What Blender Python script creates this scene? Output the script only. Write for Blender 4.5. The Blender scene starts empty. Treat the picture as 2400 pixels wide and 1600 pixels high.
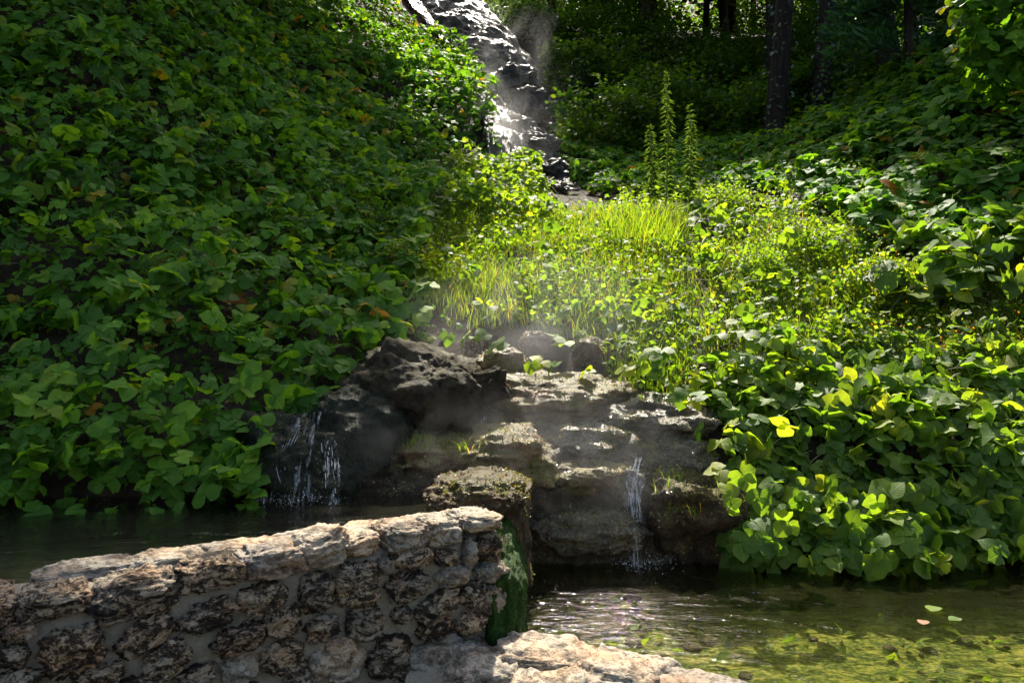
import bpy, math, random
import numpy as np
from mathutils import Vector
R = math.radians
random.seed(7)
rng = np.random.default_rng(7)
scene = bpy.context.scene
COL = scene.collection
# ------------------------------------------------------------------ camera
CZ = 1.9; F = 2000.0; HX = 1200.0; HY = 750.0
cam_d = bpy.data.cameras.new('camera'); cam = bpy.data.objects.new('camera', cam_d); COL.objects.link(cam)
cam.location = (0, 0, CZ); cam.rotation_euler = (R(90), 0, 0)
cam_d.sensor_width = 36; cam_d.lens = 30; cam_d.shift_y = -50/2400; cam_d.clip_start = .05; cam_d.clip_end = 600
scene.camera = cam
# ------------------------------------------------------------------ sky and sun
SUN_EL, SUN_AZ = 49.0, 4.0
w = bpy.data.worlds.new('World'); scene.world = w; w.use_nodes = True
nt = w.node_tree; nt.nodes.clear()
sk = nt.nodes.new('ShaderNodeTexSky'); sk.sky_type = 'NISHITA'; sk.sun_disc = False
sk.sun_elevation = R(SUN_EL); sk.sun_rotation = R(SUN_AZ)
bg = nt.nodes.new('ShaderNodeBackground'); bg.inputs[1].default_value = .12; sk.dust_density = 4.0; sk.ozone_density = .6
wo = nt.nodes.new('ShaderNodeOutputWorld')
nt.links.new(sk.outputs[0], bg.inputs[0]); nt.links.new(bg.outputs[0], wo.inputs[0])
sun_d = bpy.data.lights.new('sun', 'SUN'); sun_d.energy = 5.0; sun_d.angle = R(.53); sun_d.color = (1, .93, .8)
sun = bpy.data.objects.new('sun', sun_d); COL.objects.link(sun)
SUN = Vector((math.sin(R(SUN_AZ))*math.cos(R(SUN_EL)), math.cos(R(SUN_AZ))*math.cos(R(SUN_EL)), math.sin(R(SUN_EL))))
sun.rotation_euler = (-SUN).to_track_quat('-Z', 'Y').to_euler(); sun.location = (0, 10, 40)
vs = scene.view_settings; vs.view_transform = 'Standard'; vs.look = 'None'; vs.exposure = 1.48; vs.gamma = 1.0
try: vs.use_curve_mapping = False
except Exception: pass
cy = scene.cycles
cy.max_bounces = 8; cy.diffuse_bounces = 3; cy.glossy_bounces = 3; cy.transmission_bounces = 4
cy.transparent_max_bounces = 8; cy.volume_bounces = 0; cy.use_denoising = True
cy.volume_step_rate = 3.0; cy.volume_max_steps = 96; cy.sample_clamp_indirect = 6

# ------------------------------------------------------------------ helpers
def tag(o, label=None, cat=None, group=None, kind=None):
    if label: o['label'] = label
    if cat: o['category'] = cat
    if group: o['group'] = group
    if kind: o['kind'] = kind
    return o
def empty(name, loc=(0, 0, 0)):
    o = bpy.data.objects.new(name, None); COL.objects.link(o); o.location = loc; o.empty_display_size = .1
    return o
def link(name, me, parent=None, loc=None, world=True):
    o = bpy.data.objects.new(name, me); COL.objects.link(o)
    if loc is not None: o.location = loc
    if parent is not None:
        o.parent = parent
        if world: o.location = Vector(o.location) - parent.location
    return o
def mesh(name, V, Fs, mat, smooth=True, uv=None, rnd=None):
    """V (n,3); Fs (m,k) array or a list of such arrays"""
    V = np.asarray(V, np.float32)
    if not isinstance(Fs, (list, tuple)): Fs = [Fs]
    Fs = [np.asarray(f, np.int32) for f in Fs if len(f)]
    me = bpy.data.meshes.new(name)
    nl = sum(f.size for f in Fs); nf = sum(len(f) for f in Fs)
    me.vertices.add(len(V)); me.vertices.foreach_set('co', V.ravel())
    me.loops.add(nl); loops = np.concatenate([f.ravel() for f in Fs]); me.loops.foreach_set('vertex_index', loops)
    tot = np.concatenate([np.full(len(f), f.shape[1], np.int32) for f in Fs])
    st = np.concatenate([[0], np.cumsum(tot)[:-1]]).astype(np.int32)
    me.polygons.add(nf); me.polygons.foreach_set('loop_start', st); me.polygons.foreach_set('loop_total', tot)
    me.polygons.foreach_set('use_smooth', np.full(nf, smooth))
    if uv is not None:
        l = me.uv_layers.new(name='UVMap'); l.data.foreach_set('uv', np.asarray(uv, np.float32)[loops].ravel())
    if rnd is not None:
        a = me.attributes.new('rnd', 'FLOAT', 'POINT'); a.data.foreach_set('value', np.asarray(rnd, np.float32))
    if mat is not None: me.materials.append(mat)
    me.update(calc_edges=True); me.validate()
    return me
_p = np.random.default_rng(3).permutation(256); PERM = np.concatenate([_p, _p, _p])
GR = np.random.default_rng(4).normal(size=(256, 3)); GR /= np.linalg.norm(GR, axis=1)[:, None]
def noise(p):
    p = np.asarray(p, float); i = np.floor(p).astype(int); f = p - i; u = f*f*f*(f*(f*6-15)+10)
    def g(dx, dy, dz):
        h = PERM[(PERM[(PERM[(i[:, 0]+dx) & 255] + i[:, 1]+dy) & 255] + i[:, 2]+dz) & 255]
        return (GR[h]*(f - [dx, dy, dz])).sum(1)
    L = lambda a, b, t: a + (b-a)*t
    x00 = L(g(0,0,0), g(1,0,0), u[:,0]); x10 = L(g(0,1,0), g(1,1,0), u[:,0])
    x01 = L(g(0,0,1), g(1,0,1), u[:,0]); x11 = L(g(0,1,1), g(1,1,1), u[:,0])
    return L(L(x00, x10, u[:,1]), L(x01, x11, u[:,1]), u[:,2])
def fbm(p, o=4, gain=.5, ridged=False):
    p = np.asarray(p, float); s = 0; a = 1
    for k in range(o):
        n = noise(p*2**k + 17.3*k)
        s = s + a*((.35-abs(n))*1.6 if ridged else n); a *= gain
    return s
def P(px, py, Y): return np.array([(px-HX)/F*Y, Y, CZ-(py-HY)/F*Y])
def proj(p):
    p = np.asarray(p, float); Y = np.maximum(p[..., 1], .05)
    return HX+F*p[..., 0]/Y, HY-F*(p[..., 2]-CZ)/Y
def inpoly(px, py, poly):
    r = np.zeros(np.shape(px), bool); n = len(poly)
    for i in range(n):
        x1, y1 = poly[i]; x2, y2 = poly[(i+1) % n]
        if y1 == y2: continue
        r ^= ((y1 > py) != (y2 > py)) & (px < (x2-x1)*(py-y1)/(y2-y1)+x1)
    return r
def smooth01(t): t = np.clip(t, 0, 1); return t*t*(3-2*t)

# ------------------------------------------------------------------ materials
class NT:
    def __init__(s, name):
        s.m = bpy.data.materials.new(name); s.m.use_nodes = True; s.t = s.m.node_tree; s.t.nodes.clear()
        s.out = s.n('ShaderNodeOutputMaterial')
    def n(s, t, **k):
        o = s.t.nodes.new(t)
        for a, v in k.items(): setattr(o, a, v)
        return o
    def l(s, a, b): s.t.links.new(a, b)
    def inp(s, node, key, v):
        if hasattr(v, 'is_linked') or isinstance(v, bpy.types.NodeSocket): s.l(v, node.inputs[key])
        else: node.inputs[key].default_value = v
    def noise(s, scale, detail=4, rough=.55, vec=None, dist=0):
        o = s.n('ShaderNodeTexNoise'); o.inputs['Scale'].default_value = scale; o.inputs['Detail'].default_value = detail
        o.inputs['Roughness'].default_value = rough; o.inputs['Distortion'].default_value = dist
        if vec is not None: s.l(vec, o.inputs['Vector'])
        return o.outputs['Fac']
    def ramp(s, fac, stops):
        o = s.n('ShaderNodeValToRGB'); e = o.color_ramp.elements
        while len(e) < len(stops): e.new(.5)
        for k, (p, c) in enumerate(stops):
            e[k].position = p; e[k].color = (c, c, c, 1) if isinstance(c, (int, float)) else (*c, 1)
        s.l(fac, o.inputs[0]); return o.outputs[0]
    def math(s, op, a, b=0.0, clamp=False):
        o = s.n('ShaderNodeMath', operation=op, use_clamp=clamp); s.inp(o, 0, a); s.inp(o, 1, b); return o.outputs[0]
    def mixc(s, f, a, b, mode='MIX'):
        o = s.n('ShaderNodeMixRGB', blend_type=mode); s.inp(o, 0, f)
        s.inp(o, 1, a if not isinstance(a, tuple) else (*a, 1)); s.inp(o, 2, b if not isinstance(b, tuple) else (*b, 1)); return o.outputs[0]
    def coord(s, which='Object', scale=None):
        o = s.n('ShaderNodeTexCoord').outputs[which]
        if scale:
            m = s.n('ShaderNodeMapping'); m.inputs['Scale'].default_value = scale; s.l(o, m.inputs[0]); o = m.outputs[0]
        return o
    def pos(s, scale=None):
        o = s.n('ShaderNodeNewGeometry').outputs['Position']
        if scale:
            m = s.n('ShaderNodeMapping'); m.inputs['Scale'].default_value = scale; s.l(o, m.inputs[0]); o = m.outputs[0]
        return o
    def bump(s, h, strength, dist, normal=None):
        o = s.n('ShaderNodeBump'); o.inputs['Strength'].default_value = strength; o.inputs['Distance'].default_value = dist
        s.l(h, o.inputs['Height'])
        if normal: s.l(normal, o.inputs['Normal'])
        return o.outputs[0]
    def pbsdf(s, color, rough=.6, normal=None, spec=.5, **k):
        o = s.n('ShaderNodeBsdfPrincipled'); s.inp(o, 'Base Color', color if not isinstance(color, tuple) else (*color, 1)); s.inp(o, 'Roughness', rough)
        s.inp(o, 'Specular IOR Level', spec)
        if normal: s.l(normal, o.inputs['Normal'])
        return o.outputs[0]
    def mixs(s, f, a, b):
        o = s.n('ShaderNodeMixShader'); s.inp(o, 0, f); s.l(a, o.inputs[1]); s.l(b, o.inputs[2]); return o.outputs[0]
    def done(s, sh): s.l(sh, s.out.inputs['Surface']); return s.m

def leaf_mat(name, stops, trans, tf=.42, rough=.42, spec=.4, veins=True):
    m = NT(name)
    at = m.n('ShaderNodeAttribute', attribute_name='rnd').outputs['Fac']
    oi = m.n('ShaderNodeObjectInfo').outputs['Random']
    r = m.math('FRACT', m.math('ADD', at, oi))
    c = m.ramp(r, stops)
    pn = m.noise(9, 2, vec=m.pos())
    c = m.mixc(.5, c, m.mixc(m.ramp(pn, [(.35, .0), (.65, 1.)]), (.55, .6, .6), (1.25, 1.2, 1.1)), 'MULTIPLY')
    nrm = None
    if veins:
        uv = m.n('ShaderNodeUVMap').outputs[0]
        sp = m.n('ShaderNodeSeparateXYZ'); m.l(uv, sp.inputs[0])
        ax = m.math('ABSOLUTE', sp.outputs[0])
        v = m.math('SUBTRACT', sp.outputs[1], m.math('MULTIPLY', ax, .7))
        tri = m.math('PINGPONG', m.math('MULTIPLY', v, 6.), .5)
        side = m.ramp(tri, [(0, 1.), (.16, 0.)])
        mid = m.ramp(ax, [(0, 1.), (.045, 0.)])
        vn = m.math('MAXIMUM', m.math('MULTIPLY', side, .5), mid)
        c = m.mixc(m.math('MULTIPLY', vn, .38), c, (.16, .22, .07))
        nrm = m.bump(vn, .35, .004)
    b = m.pbsdf(c, rough, nrm, spec)
    tr = m.n('ShaderNodeBsdfTranslucent')
    m.l(m.mixc(1., c, trans, 'MULTIPLY'), tr.inputs[0])
    if nrm: m.l(nrm, tr.inputs[1])
    return m.done(m.mixs(tf, b, tr.outputs[0]))

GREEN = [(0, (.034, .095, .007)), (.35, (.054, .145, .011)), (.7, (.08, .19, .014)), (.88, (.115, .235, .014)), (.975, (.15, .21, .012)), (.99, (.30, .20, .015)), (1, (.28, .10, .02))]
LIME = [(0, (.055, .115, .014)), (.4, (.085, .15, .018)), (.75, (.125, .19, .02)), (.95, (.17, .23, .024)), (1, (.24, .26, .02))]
M = {}
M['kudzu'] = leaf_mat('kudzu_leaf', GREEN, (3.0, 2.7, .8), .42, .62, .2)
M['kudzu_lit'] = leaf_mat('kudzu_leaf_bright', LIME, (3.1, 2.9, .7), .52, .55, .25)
M['small'] = leaf_mat('small_leaf', GREEN, (3.0, 2.6, .8), .4, .55, .3, False)
M['forest'] = leaf_mat('forest_leaf', [(0, (.024, .065, .009)), (.5, (.04, .095, .012)), (.85, (.062, .125, .014)), (1, (.11, .15, .016))], (2.7, 2.5, .7), .45, .55, .3, False)
M['grass'] = leaf_mat('grass_blade', [(0, (.065, .125, .012)), (.5, (.10, .165, .016)), (.82, (.145, .195, .022)), (.93, (.21, .19, .045)), (1, (.26, .16, .05))], (3.1, 2.9, .7), .52, .5, .3, False)
M['herb'] = leaf_mat('herb_leaf', [(0, (.06, .12, .012)), (.5, (.095, .16, .016)), (1, (.15, .20, .022))], (3.0, 2.9, .7), .5, .55, .3, False)
M['spike'] = leaf_mat('spike_leaf', [(0, (.06, .12, .02)), (1, (.11, .17, .035))], (2.4, 2.3, .9), .42, .35, .7, False)
M['cedar'] = leaf_mat('cedar_needle', [(0, (.018, .06, .016)), (1, (.035, .095, .022))], (1.8, 2.0, .8), .25, .6, .3, False)
M['ivy'] = leaf_mat('ivy_leaf', [(0, (.018, .05, .014)), (1, (.035, .08, .02))], (1.8, 1.9, .7), .25, .35, .6, False)
M['dead'] = leaf_mat('dead_leaf', [(0, (.16, .05, .025)), (.6, (.24, .10, .04)), (1, (.36, .24, .15))], (1.5, 1.2, .9), .25, .6, .3, False)
M['flower'] = leaf_mat('orange_petal', [(0, (.62, .22, .015)), (1, (.75, .38, .02))], (1.4, 1.2, .6), .35, .6, .3, False)
M['moss_leaf'] = leaf_mat('moss_frond', [(0, (.07, .085, .012)), (.45, (.15, .16, .025)), (.8, (.24, .21, .05)), (.93, (.26, .14, .04)), (1, (.42, .34, .2))], (1.6, 1.5, .8), .3, .5, .4, False)

M['wet_moss'] = leaf_mat('wet_moss_strand', [(0, (.012, .012, .005)), (.6, (.035, .04, .014)), (.9, (.06, .062, .022)), (1, (.10, .085, .035))], (1.5, 1.5, .8), .2, .5, .25, False)
M['algae'] = leaf_mat('algae_flake', [(0, (.035, .022, .009)), (.4, (.12, .08, .035)), (.75, (.28, .20, .10)), (.93, (.42, .33, .2)), (1, (.30, .15, .05))], (1.2, 1.1, .9), .2, .3, .6, False)
M['bright_moss'] = leaf_mat('bright_moss', [(0, (.008, .022, .002)), (.6, (.018, .05, .004)), (1, (.05, .09, .006))], (2.2, 2.2, .6), .4, .6, .2, False)
m = NT('soil'); n1 = m.noise(6, 6, .65, m.pos())
M['soil'] = m.done(m.pbsdf(m.ramp(n1, [(.3, (.012, .009, .005)), (.55, (.035, .024, .014)), (.75, (.075, .05, .03))]), .9, m.bump(n1, .8, .06), .2))
m = NT('bark'); bv = m.pos((9, 9, 1.6)); n1 = m.noise(1.6, 6, .7, bv, .6)
M['bark'] = m.done(m.pbsdf(m.ramp(n1, [(.3, (.010, .007, .005)), (.55, (.032, .022, .015)), (.8, (.085, .058, .038))]), .9, m.bump(n1, 1., .04), .2))
m = NT('silt'); n1 = m.noise(6, 6, .7, m.pos()); M['mud'] = m.done(m.pbsdf(m.ramp(n1, [(.3, (.06, .055, .03)), (.7, (.2, .18, .11))]), .9))
m = NT('vine_stem'); M['stem'] = m.done(m.pbsdf(m.ramp(m.noise(5, 2, vec=m.pos()), [(.3, (.06, .08, .025)), (.7, (.16, .14, .06))]), .6))
m = NT('green_stalk'); M['stalk'] = m.done(m.pbsdf((.11, .17, .03), .6))

def stone_mat(name, dark, mid, light, scale=1., rough=.85, bumpd=.02, lightpos=.62, spec=.25):
    m = NT(name); p = m.pos((scale, scale, scale*1.7))
    oi = m.n('ShaderNodeObjectInfo').outputs['Random']
    sh = m.n('ShaderNodeVectorMath', operation='ADD'); m.l(p, sh.inputs[0])
    cm = m.n('ShaderNodeCombineXYZ'); m.l(m.math('MULTIPLY', oi, 37.), cm.inputs[0]); m.l(cm.outputs[0], sh.inputs[1]); p = sh.outputs[0]
    a = m.noise(7, 8, .72, p, 1.6); b = m.noise(26, 6, .75, p, .8)
    vo = m.n('ShaderNodeTexVoronoi'); vo.inputs['Scale'].default_value = 34; m.l(p, vo.inputs[0])
    h = m.math('ADD', m.math('MULTIPLY', a, .7), m.math('MULTIPLY', b, .5))
    h2 = m.math('ADD', h, m.math('MULTIPLY', m.ramp(vo.outputs['Distance'], [(.08, 0.), (.3, 1.)]), .16))
    c = m.ramp(h, [(.46, dark), (.58, mid), (lightpos, light), (.9, light)])
    hue = m.mixc(m.math('MULTIPLY', m.ramp(m.noise(3.3, 3, vec=p), [(.42, 0.), (.65, 1.)]), .55), c, m.mixc(1., c, (1.35, .86, .5), 'MULTIPLY'))
    val = m.mixc(1., hue, m.mixc(oi, (.72, .72, .74), (1.2, 1.18, 1.12)), 'MULTIPLY')
    return m.done(m.pbsdf(val, rough, m.bump(h2, 1., bumpd), spec))
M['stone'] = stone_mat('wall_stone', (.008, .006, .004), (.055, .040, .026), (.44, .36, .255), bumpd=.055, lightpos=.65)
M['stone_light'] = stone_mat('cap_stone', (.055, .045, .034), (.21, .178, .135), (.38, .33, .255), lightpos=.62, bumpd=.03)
M['stone_grey'] = stone_mat('grey_stone', (.03, .028, .023), (.13, .122, .10), (.24, .23, .195), rough=.75)
m = NT('mortar'); n1 = m.noise(30, 8, .75, m.pos()); n2 = m.noise(5, 6, .7, vec=m.pos())
M['mortar'] = m.done(m.pbsdf(m.mixc(m.ramp(n2, [(.5, 0.), (.72, .45)]), m.ramp(n1, [(.3, (.24, .20, .145)), (.7, (.42, .355, .26))]), (.06, .048, .034)), .85, m.bump(n1, 1., .03), .2))

def tufa_mat(name, c_dark, c_mid, c_light, moss, mossamt, rough=(.12, .5), spec=.6):
    m = NT(name); p = m.pos()
    a = m.noise(5, 8, .7, p, .8); b = m.noise(34, 6, .75, p); d = m.noise(90, 3, .7, p)
    h = m.math('ADD', m.math('ADD', m.math('MULTIPLY', a, .6), m.math('MULTIPLY', b, .4)), m.math('MULTIPLY', d, .2))
    c = m.ramp(h, [(.46, c_dark), (.60, c_mid), (.78, c_light)])
    nz = m.n('ShaderNodeSeparateXYZ'); m.l(m.n('ShaderNodeNewGeometry').outputs['Normal'], nz.inputs[0])
    mn = m.noise(4.2, 6, .7, p)
    mf = m.math('MULTIPLY', m.ramp(m.math('ADD', mn, m.math('MULTIPLY', nz.outputs[2], .16)), [(.5, 0.), (.68, 1.)]), mossamt)
    mc = m.ramp(m.noise(60, 4, .7, p), [(.35, tuple(x*.35 for x in moss)), (.55, moss), (.75, tuple(min(1, x*1.9) for x in moss))])
    c = m.mixc(mf, c, mc)
    r = m.ramp(m.noise(3, 3, vec=p), [(.35, rough[0]), (.65, rough[1])])
    return m.done(m.pbsdf(c, r, m.bump(h, 1., .05), spec))
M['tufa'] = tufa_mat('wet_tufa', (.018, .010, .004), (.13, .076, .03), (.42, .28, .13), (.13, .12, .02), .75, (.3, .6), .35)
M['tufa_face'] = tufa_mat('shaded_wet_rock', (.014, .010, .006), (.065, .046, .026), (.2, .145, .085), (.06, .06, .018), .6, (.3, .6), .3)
M['tufa_wet'] = tufa_mat('wet_glistening_tufa', (.014, .009, .005), (.09, .06, .03), (.36, .27, .15), (.085, .085, .022), .65, (.15, .35), 1.)
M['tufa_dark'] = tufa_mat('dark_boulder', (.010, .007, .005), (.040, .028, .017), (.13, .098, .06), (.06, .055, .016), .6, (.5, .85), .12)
M['tufa_moss'] = tufa_mat('mossy_wet_mound', (.004, .005, .003), (.012, .015, .008), (.032, .034, .018), (.016, .024, .008), .8, (.4, .7), .2)
M['tufa_brown'] = tufa_mat('brown_root_rock', (.010, .006, .004), (.05, .03, .016), (.18, .12, .068), (.11, .09, .02), .6, (.4, .8), .2)
M['moss'] = tufa_mat('green_moss', (.006, .014, .003), (.016, .042, .005), (.04, .085, .009), (.03, .07, .007), .9, (.5, .8), .15)
m = NT('wet_fall_rock'); p = m.pos(); a = m.noise(2.2, 8, .75, p, 1.); b = m.noise(11, 6, .8, p)
h = m.math('ADD', m.math('MULTIPLY', a, .6), m.math('MULTIPLY', b, .4))
M['fall'] = m.done(m.pbsdf(m.ramp(h, [(.42, (.025, .019, .014)), (.51, (.12, .098, .073)), (.65, (.34, .29, .235))]), m.ramp(b, [(.4, .25), (.62, .6)]), m.bump(m.noise(26, 5, .75, p), 1., .10, m.bump(h, 1., .22)), .8))
M['fall_rock'] = tufa_mat('dark_fall_rock', (.008, .006, .005), (.035, .027, .019), (.12, .095, .07), (.03, .04, .012), .6, (.2, .5), .5)

def water_mat(name, tint, scale, bump, dirt=None):
    m = NT(name); p = m.pos((1, 2.2, 1))
    a = m.noise(scale, 4, .6, p, .5); b = m.noise(scale*3.2, 3, .6, p)
    nrm = m.bump(m.math('ADD', a, m.math('MULTIPLY', b, .35)), 1., bump)
    fr = m.n('ShaderNodeFresnel'); fr.inputs[0].default_value = 1.33; m.l(nrm, fr.inputs['Normal'])
    tr = m.n('ShaderNodeBsdfTransparent'); tr.inputs[0].default_value = (*tint, 1)
    gl = m.n('ShaderNodeBsdfGlossy'); gl.inputs['Roughness'].default_value = .03; m.l(nrm, gl.inputs['Normal'])
    df = m.n('ShaderNodeBsdfDiffuse'); df.inputs[0].default_value = (*(dirt or (.05, .05, .025)), 1)
    return m.done(m.mixs(fr.outputs[0], m.mixs(.13, tr.outputs[0], df.outputs[0]), gl.outputs[0]))
M['water_hi'] = water_mat('upper_pool_water', (.75, .75, .62), 3.2, .02, (.08, .08, .055))
M['water_lo'] = water_mat('lower_pool_water', (.88, .89, .74), 3.4, .027, (.05, .05, .018))
m = NT('white_water')
d_ = m.n('ShaderNodeBsdfTranslucent'); d_.inputs[0].default_value = (.85, .88, .9, 1)
df = m.n('ShaderNodeBsdfDiffuse'); df.inputs[0].default_value = (.8, .83, .85, 1)
gl = m.n('ShaderNodeBsdfGlossy'); gl.inputs['Roughness'].default_value = .12
tr = m.n('ShaderNodeBsdfTransparent')
M['foam'] = m.done(m.mixs(.35, m.mixs(.5, m.mixs(.5, d_.outputs[0], df.outputs[0]), gl.outputs[0]), tr.outputs[0]))
m = NT('water_veil'); vp = m.pos((38, 6, 3.2)); a = m.noise(1., 5, .7, vp, .4); b = m.noise(2.2, 4, .7, m.pos((14, 14, 9)))
al = m.ramp(m.math('MULTIPLY', a, m.math('ADD', b, .5)), [(.52, 0.), (.68, .42)])
d_ = m.n('ShaderNodeBsdfTranslucent'); d_.inputs[0].default_value = (.85, .88, .9, 1); df = m.n('ShaderNodeBsdfDiffuse'); df.inputs[0].default_value = (.72, .72, .7, 1)
gl = m.n('ShaderNodeBsdfGlossy'); gl.inputs['Roughness'].default_value = .15; m.l(m.bump(a, 1., .02), gl.inputs['Normal'])
M['veil'] = m.done(m.mixs(al, m.n('ShaderNodeBsdfTransparent').outputs[0], m.mixs(.3, m.mixs(.5, d_.outputs[0], df.outputs[0]), gl.outputs[0])))
m = NT('algae_bed'); p = m.pos(); a = m.noise(3.2, 8, .78, p, 1.2); b = m.noise(30, 5, .7, p)
h = m.math('ADD', m.math('MULTIPLY', a, .6), m.math('MULTIPLY', b, .4))
M['bed'] = m.done(m.pbsdf(m.ramp(h, [(.36, (.012, .02, .005)), (.46, (.045, .065, .011)), (.52, (.16, .175, .03)), (.57, (.28, .25, .055)), (.7, (.38, .3, .13))]), .9, m.bump(h, .5, .02), .1))

# ------------------------------------------------------------------ terrain
CP = [(-700,1150,6.2),(-700,600,7.2),(-700,0,9.5),
(0,1150,6.2),(0,900,7.0),(0,600,8.2),(0,300,9.7),(0,0,11.6),(400,1150,6.2),(400,900,7.2),(400,600,9),(400,300,11.5),(400,0,15),
(700,1120,6.5),(700,900,7.4),(700,600,10.3),(700,300,15),(700,100,19),(700,0,21),
(900,1050,7.3),(900,830,8.2),(900,600,11),(900,450,14),(890,250,18.5),(850,50,23),
(1050,900,8.2),(1050,700,9.6),(1050,500,13),(1100,400,16),(1080,250,19),(1200,1100,7.6),(1200,900,8.3),
(1200,430,17.5),(1330,460,16),(1250,720,9.2),(1250,600,10.8),(1250,500,13.5),(1500,480,14.5),(1500,600,11),(1500,750,8.9),(1500,900,7.8),(1500,1100,7.2),
(1700,750,9.1),(1700,900,7.9),(1700,600,11),(1700,480,14),(1700,1060,7.1),(1700,1270,6.8),(2000,1270,6.75),(2000,1100,7.1),(2000,900,8.2),(2000,700,9.8),(2000,500,12.3),(2000,350,15.5),
(2350,1270,6.75),(2350,1100,7.0),(2350,900,8.0),(2350,700,9.3),(2350,500,10.9),(2350,300,13),(2350,100,15.5),(3000,1200,6.5),(3000,700,9),(3000,200,12.5),(3000,-300,16),
(1300,330,22),(1500,370,20),(1700,350,20),(1900,320,20),(1500,200,27),(1800,200,27),(2100,200,22),(1200,60,30),(1600,75,36),(1400,75,36),(1900,75,36),(2300,30,30),
(950,-60,30),(600,-250,30),(200,-350,25),(1500,150,55),(500,-150,50),(2500,-150,50),(1000,50,50),(-600,-600,22)]
CW = np.array([P(*c) for c in CP])
def tps_k(r2): return np.where(r2 > 1e-9, .5*r2*np.log(np.maximum(r2, 1e-9)), 0)
_S = 10.; _xy = CW[:, :2]/_S
K = tps_k(((_xy[:, None]-_xy[None])**2).sum(2)) + np.eye(len(CW))*2e-3
Q = np.c_[np.ones(len(CW)), _xy]
A_ = np.block([[K, Q], [Q.T, np.zeros((3, 3))]]); W_ = np.linalg.solve(A_, np.r_[CW[:, 2], 0, 0, 0])
def tps(x, y):
    x = np.atleast_1d(np.asarray(x, float)); y = np.atleast_1d(np.asarray(y, float)); out = np.empty(len(x))
    for i in range(0, len(x), 20000):
        q = np.c_[x[i:i+20000], y[i:i+20000]]/_S
        out[i:i+20000] = tps_k(((q[:, None]-_xy[None])**2).sum(2))@W_[:-3] + W_[-3] + q@W_[-2:]
    return out
def shore(x): return 6.05 + .10*np.sin(x*1.7) + .45*smooth01((x+.6)/1.5) + .05*smooth01((x-2.2)/.6) + .7*np.exp(-((x-.2)/1.0)**2)
def ground(x, y):
    x = np.atleast_1d(np.asarray(x, float)); y = np.atleast_1d(np.asarray(y, float))
    z = tps(x, np.maximum(y, 6.0)) + .10*fbm(np.c_[x*.9, y*.9, x*0], 3)
    t = smooth01((y-shore(x)+.05)/.3)
    fl = np.where(x < .0, .2, -.55)
    fl = np.where(y < 4.9, -.55, fl)
    return np.maximum(fl, -.55)*(1-t) + np.maximum(z, .25)*t
def gridmesh(name, xs, ys, zf, mat):
    X, Y = np.meshgrid(xs, ys); Z = zf(X.ravel(), Y.ravel()); nx, ny = len(xs), len(ys)
    i = np.arange(nx*ny).reshape(ny, nx)
    q = np.stack([i[:-1, :-1], i[:-1, 1:], i[1:, 1:], i[1:, :-1]], -1).reshape(-1, 4)
    return mesh(name, np.c_[X.ravel(), Y.ravel(), Z], q, mat)
xs = np.concatenate([np.arange(-60, -10, 1.2), np.arange(-10, 10, .13), np.arange(10, 60, 1.2)])
ys = np.concatenate([np.arange(-12, 4, 1.), np.arange(4, 16, .11), np.arange(16, 42, .3), np.arange(42, 120, 2.)])
g = link('hillside_ground', gridmesh('hillside_ground', xs, ys, ground, M['soil'])); tag(g, 'dark soil slope under the vines', kind='structure')
def gnormal(x, y):
    e = .15; zx = (ground(x+e, y)-ground(x-e, y))/(2*e); zy = (ground(x, y+e)-ground(x, y-e))/(2*e)
    n = np.c_[-zx, -zy, np.ones(len(zx))]; return n/np.linalg.norm(n, axis=1)[:, None]

# ------------------------------------------------------------------ pools
def bedz(x, y): return -.26 + .05*fbm(np.c_[x*1.6, y*1.6, x*0], 4)
WN0 = (.493, -.87)
b = link('pool_bed', gridmesh('pool_bed', np.arange(-.2, 9, .06), np.arange(1.5, 7.2, .06), bedz, M['bed'])); tag(b, 'algae covered bed of the lower pool', kind='structure')
ub = link('upper_pool_bed', gridmesh('upper_pool_bed', np.arange(-9, .05, .1), np.arange(1.5, 7., .1), lambda x, y: .32+.05*fbm(np.c_[x*1.5, y*1.5, x*0], 3)-5.*((x+2.18)*WN0[0]+(y-3.63)*WN0[1] > -.1), M['mud'])); tag(ub, 'silty bed of the upper pool', kind='structure')
def flat(name, poly, z, mat):
    V = [(x, y, z) for x, y in poly]; me = bpy.data.meshes.new(name); me.from_pydata(V, [], [list(range(len(V)))]); me.materials.append(mat); return me
WA = np.array([-2.18, 3.63]); WB = np.array([-.08, 4.82]); WU = (WB-WA)/np.linalg.norm(WB-WA); WN = np.array([WU[1], -WU[0]])
UP = .6; THK = .36; WTOP = .715
c0 = WA - WU*6 - WN*.18; c1 = WB - WN*.18
o = link('upper_pool', flat('upper_pool', [tuple(c0), tuple(c1), (-.02, 5.0), (-.02, 7.2), (-9, 7.2), (-9, c0[1])], UP, M['water_hi'])); tag(o, 'dark still water of the upper pool behind the wall', kind='structure')
o = link('lower_pool', flat('lower_pool', [(-.1, 7.4), (-.1, 4.55), (.5, 4.4), (1.1, 3.95), (2.4, 2.95), (6, 0), (10, 0), (10, 7.4)], 0., M['water_lo'])); tag(o, 'rippled green water of the lower pool', kind='structure')

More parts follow.
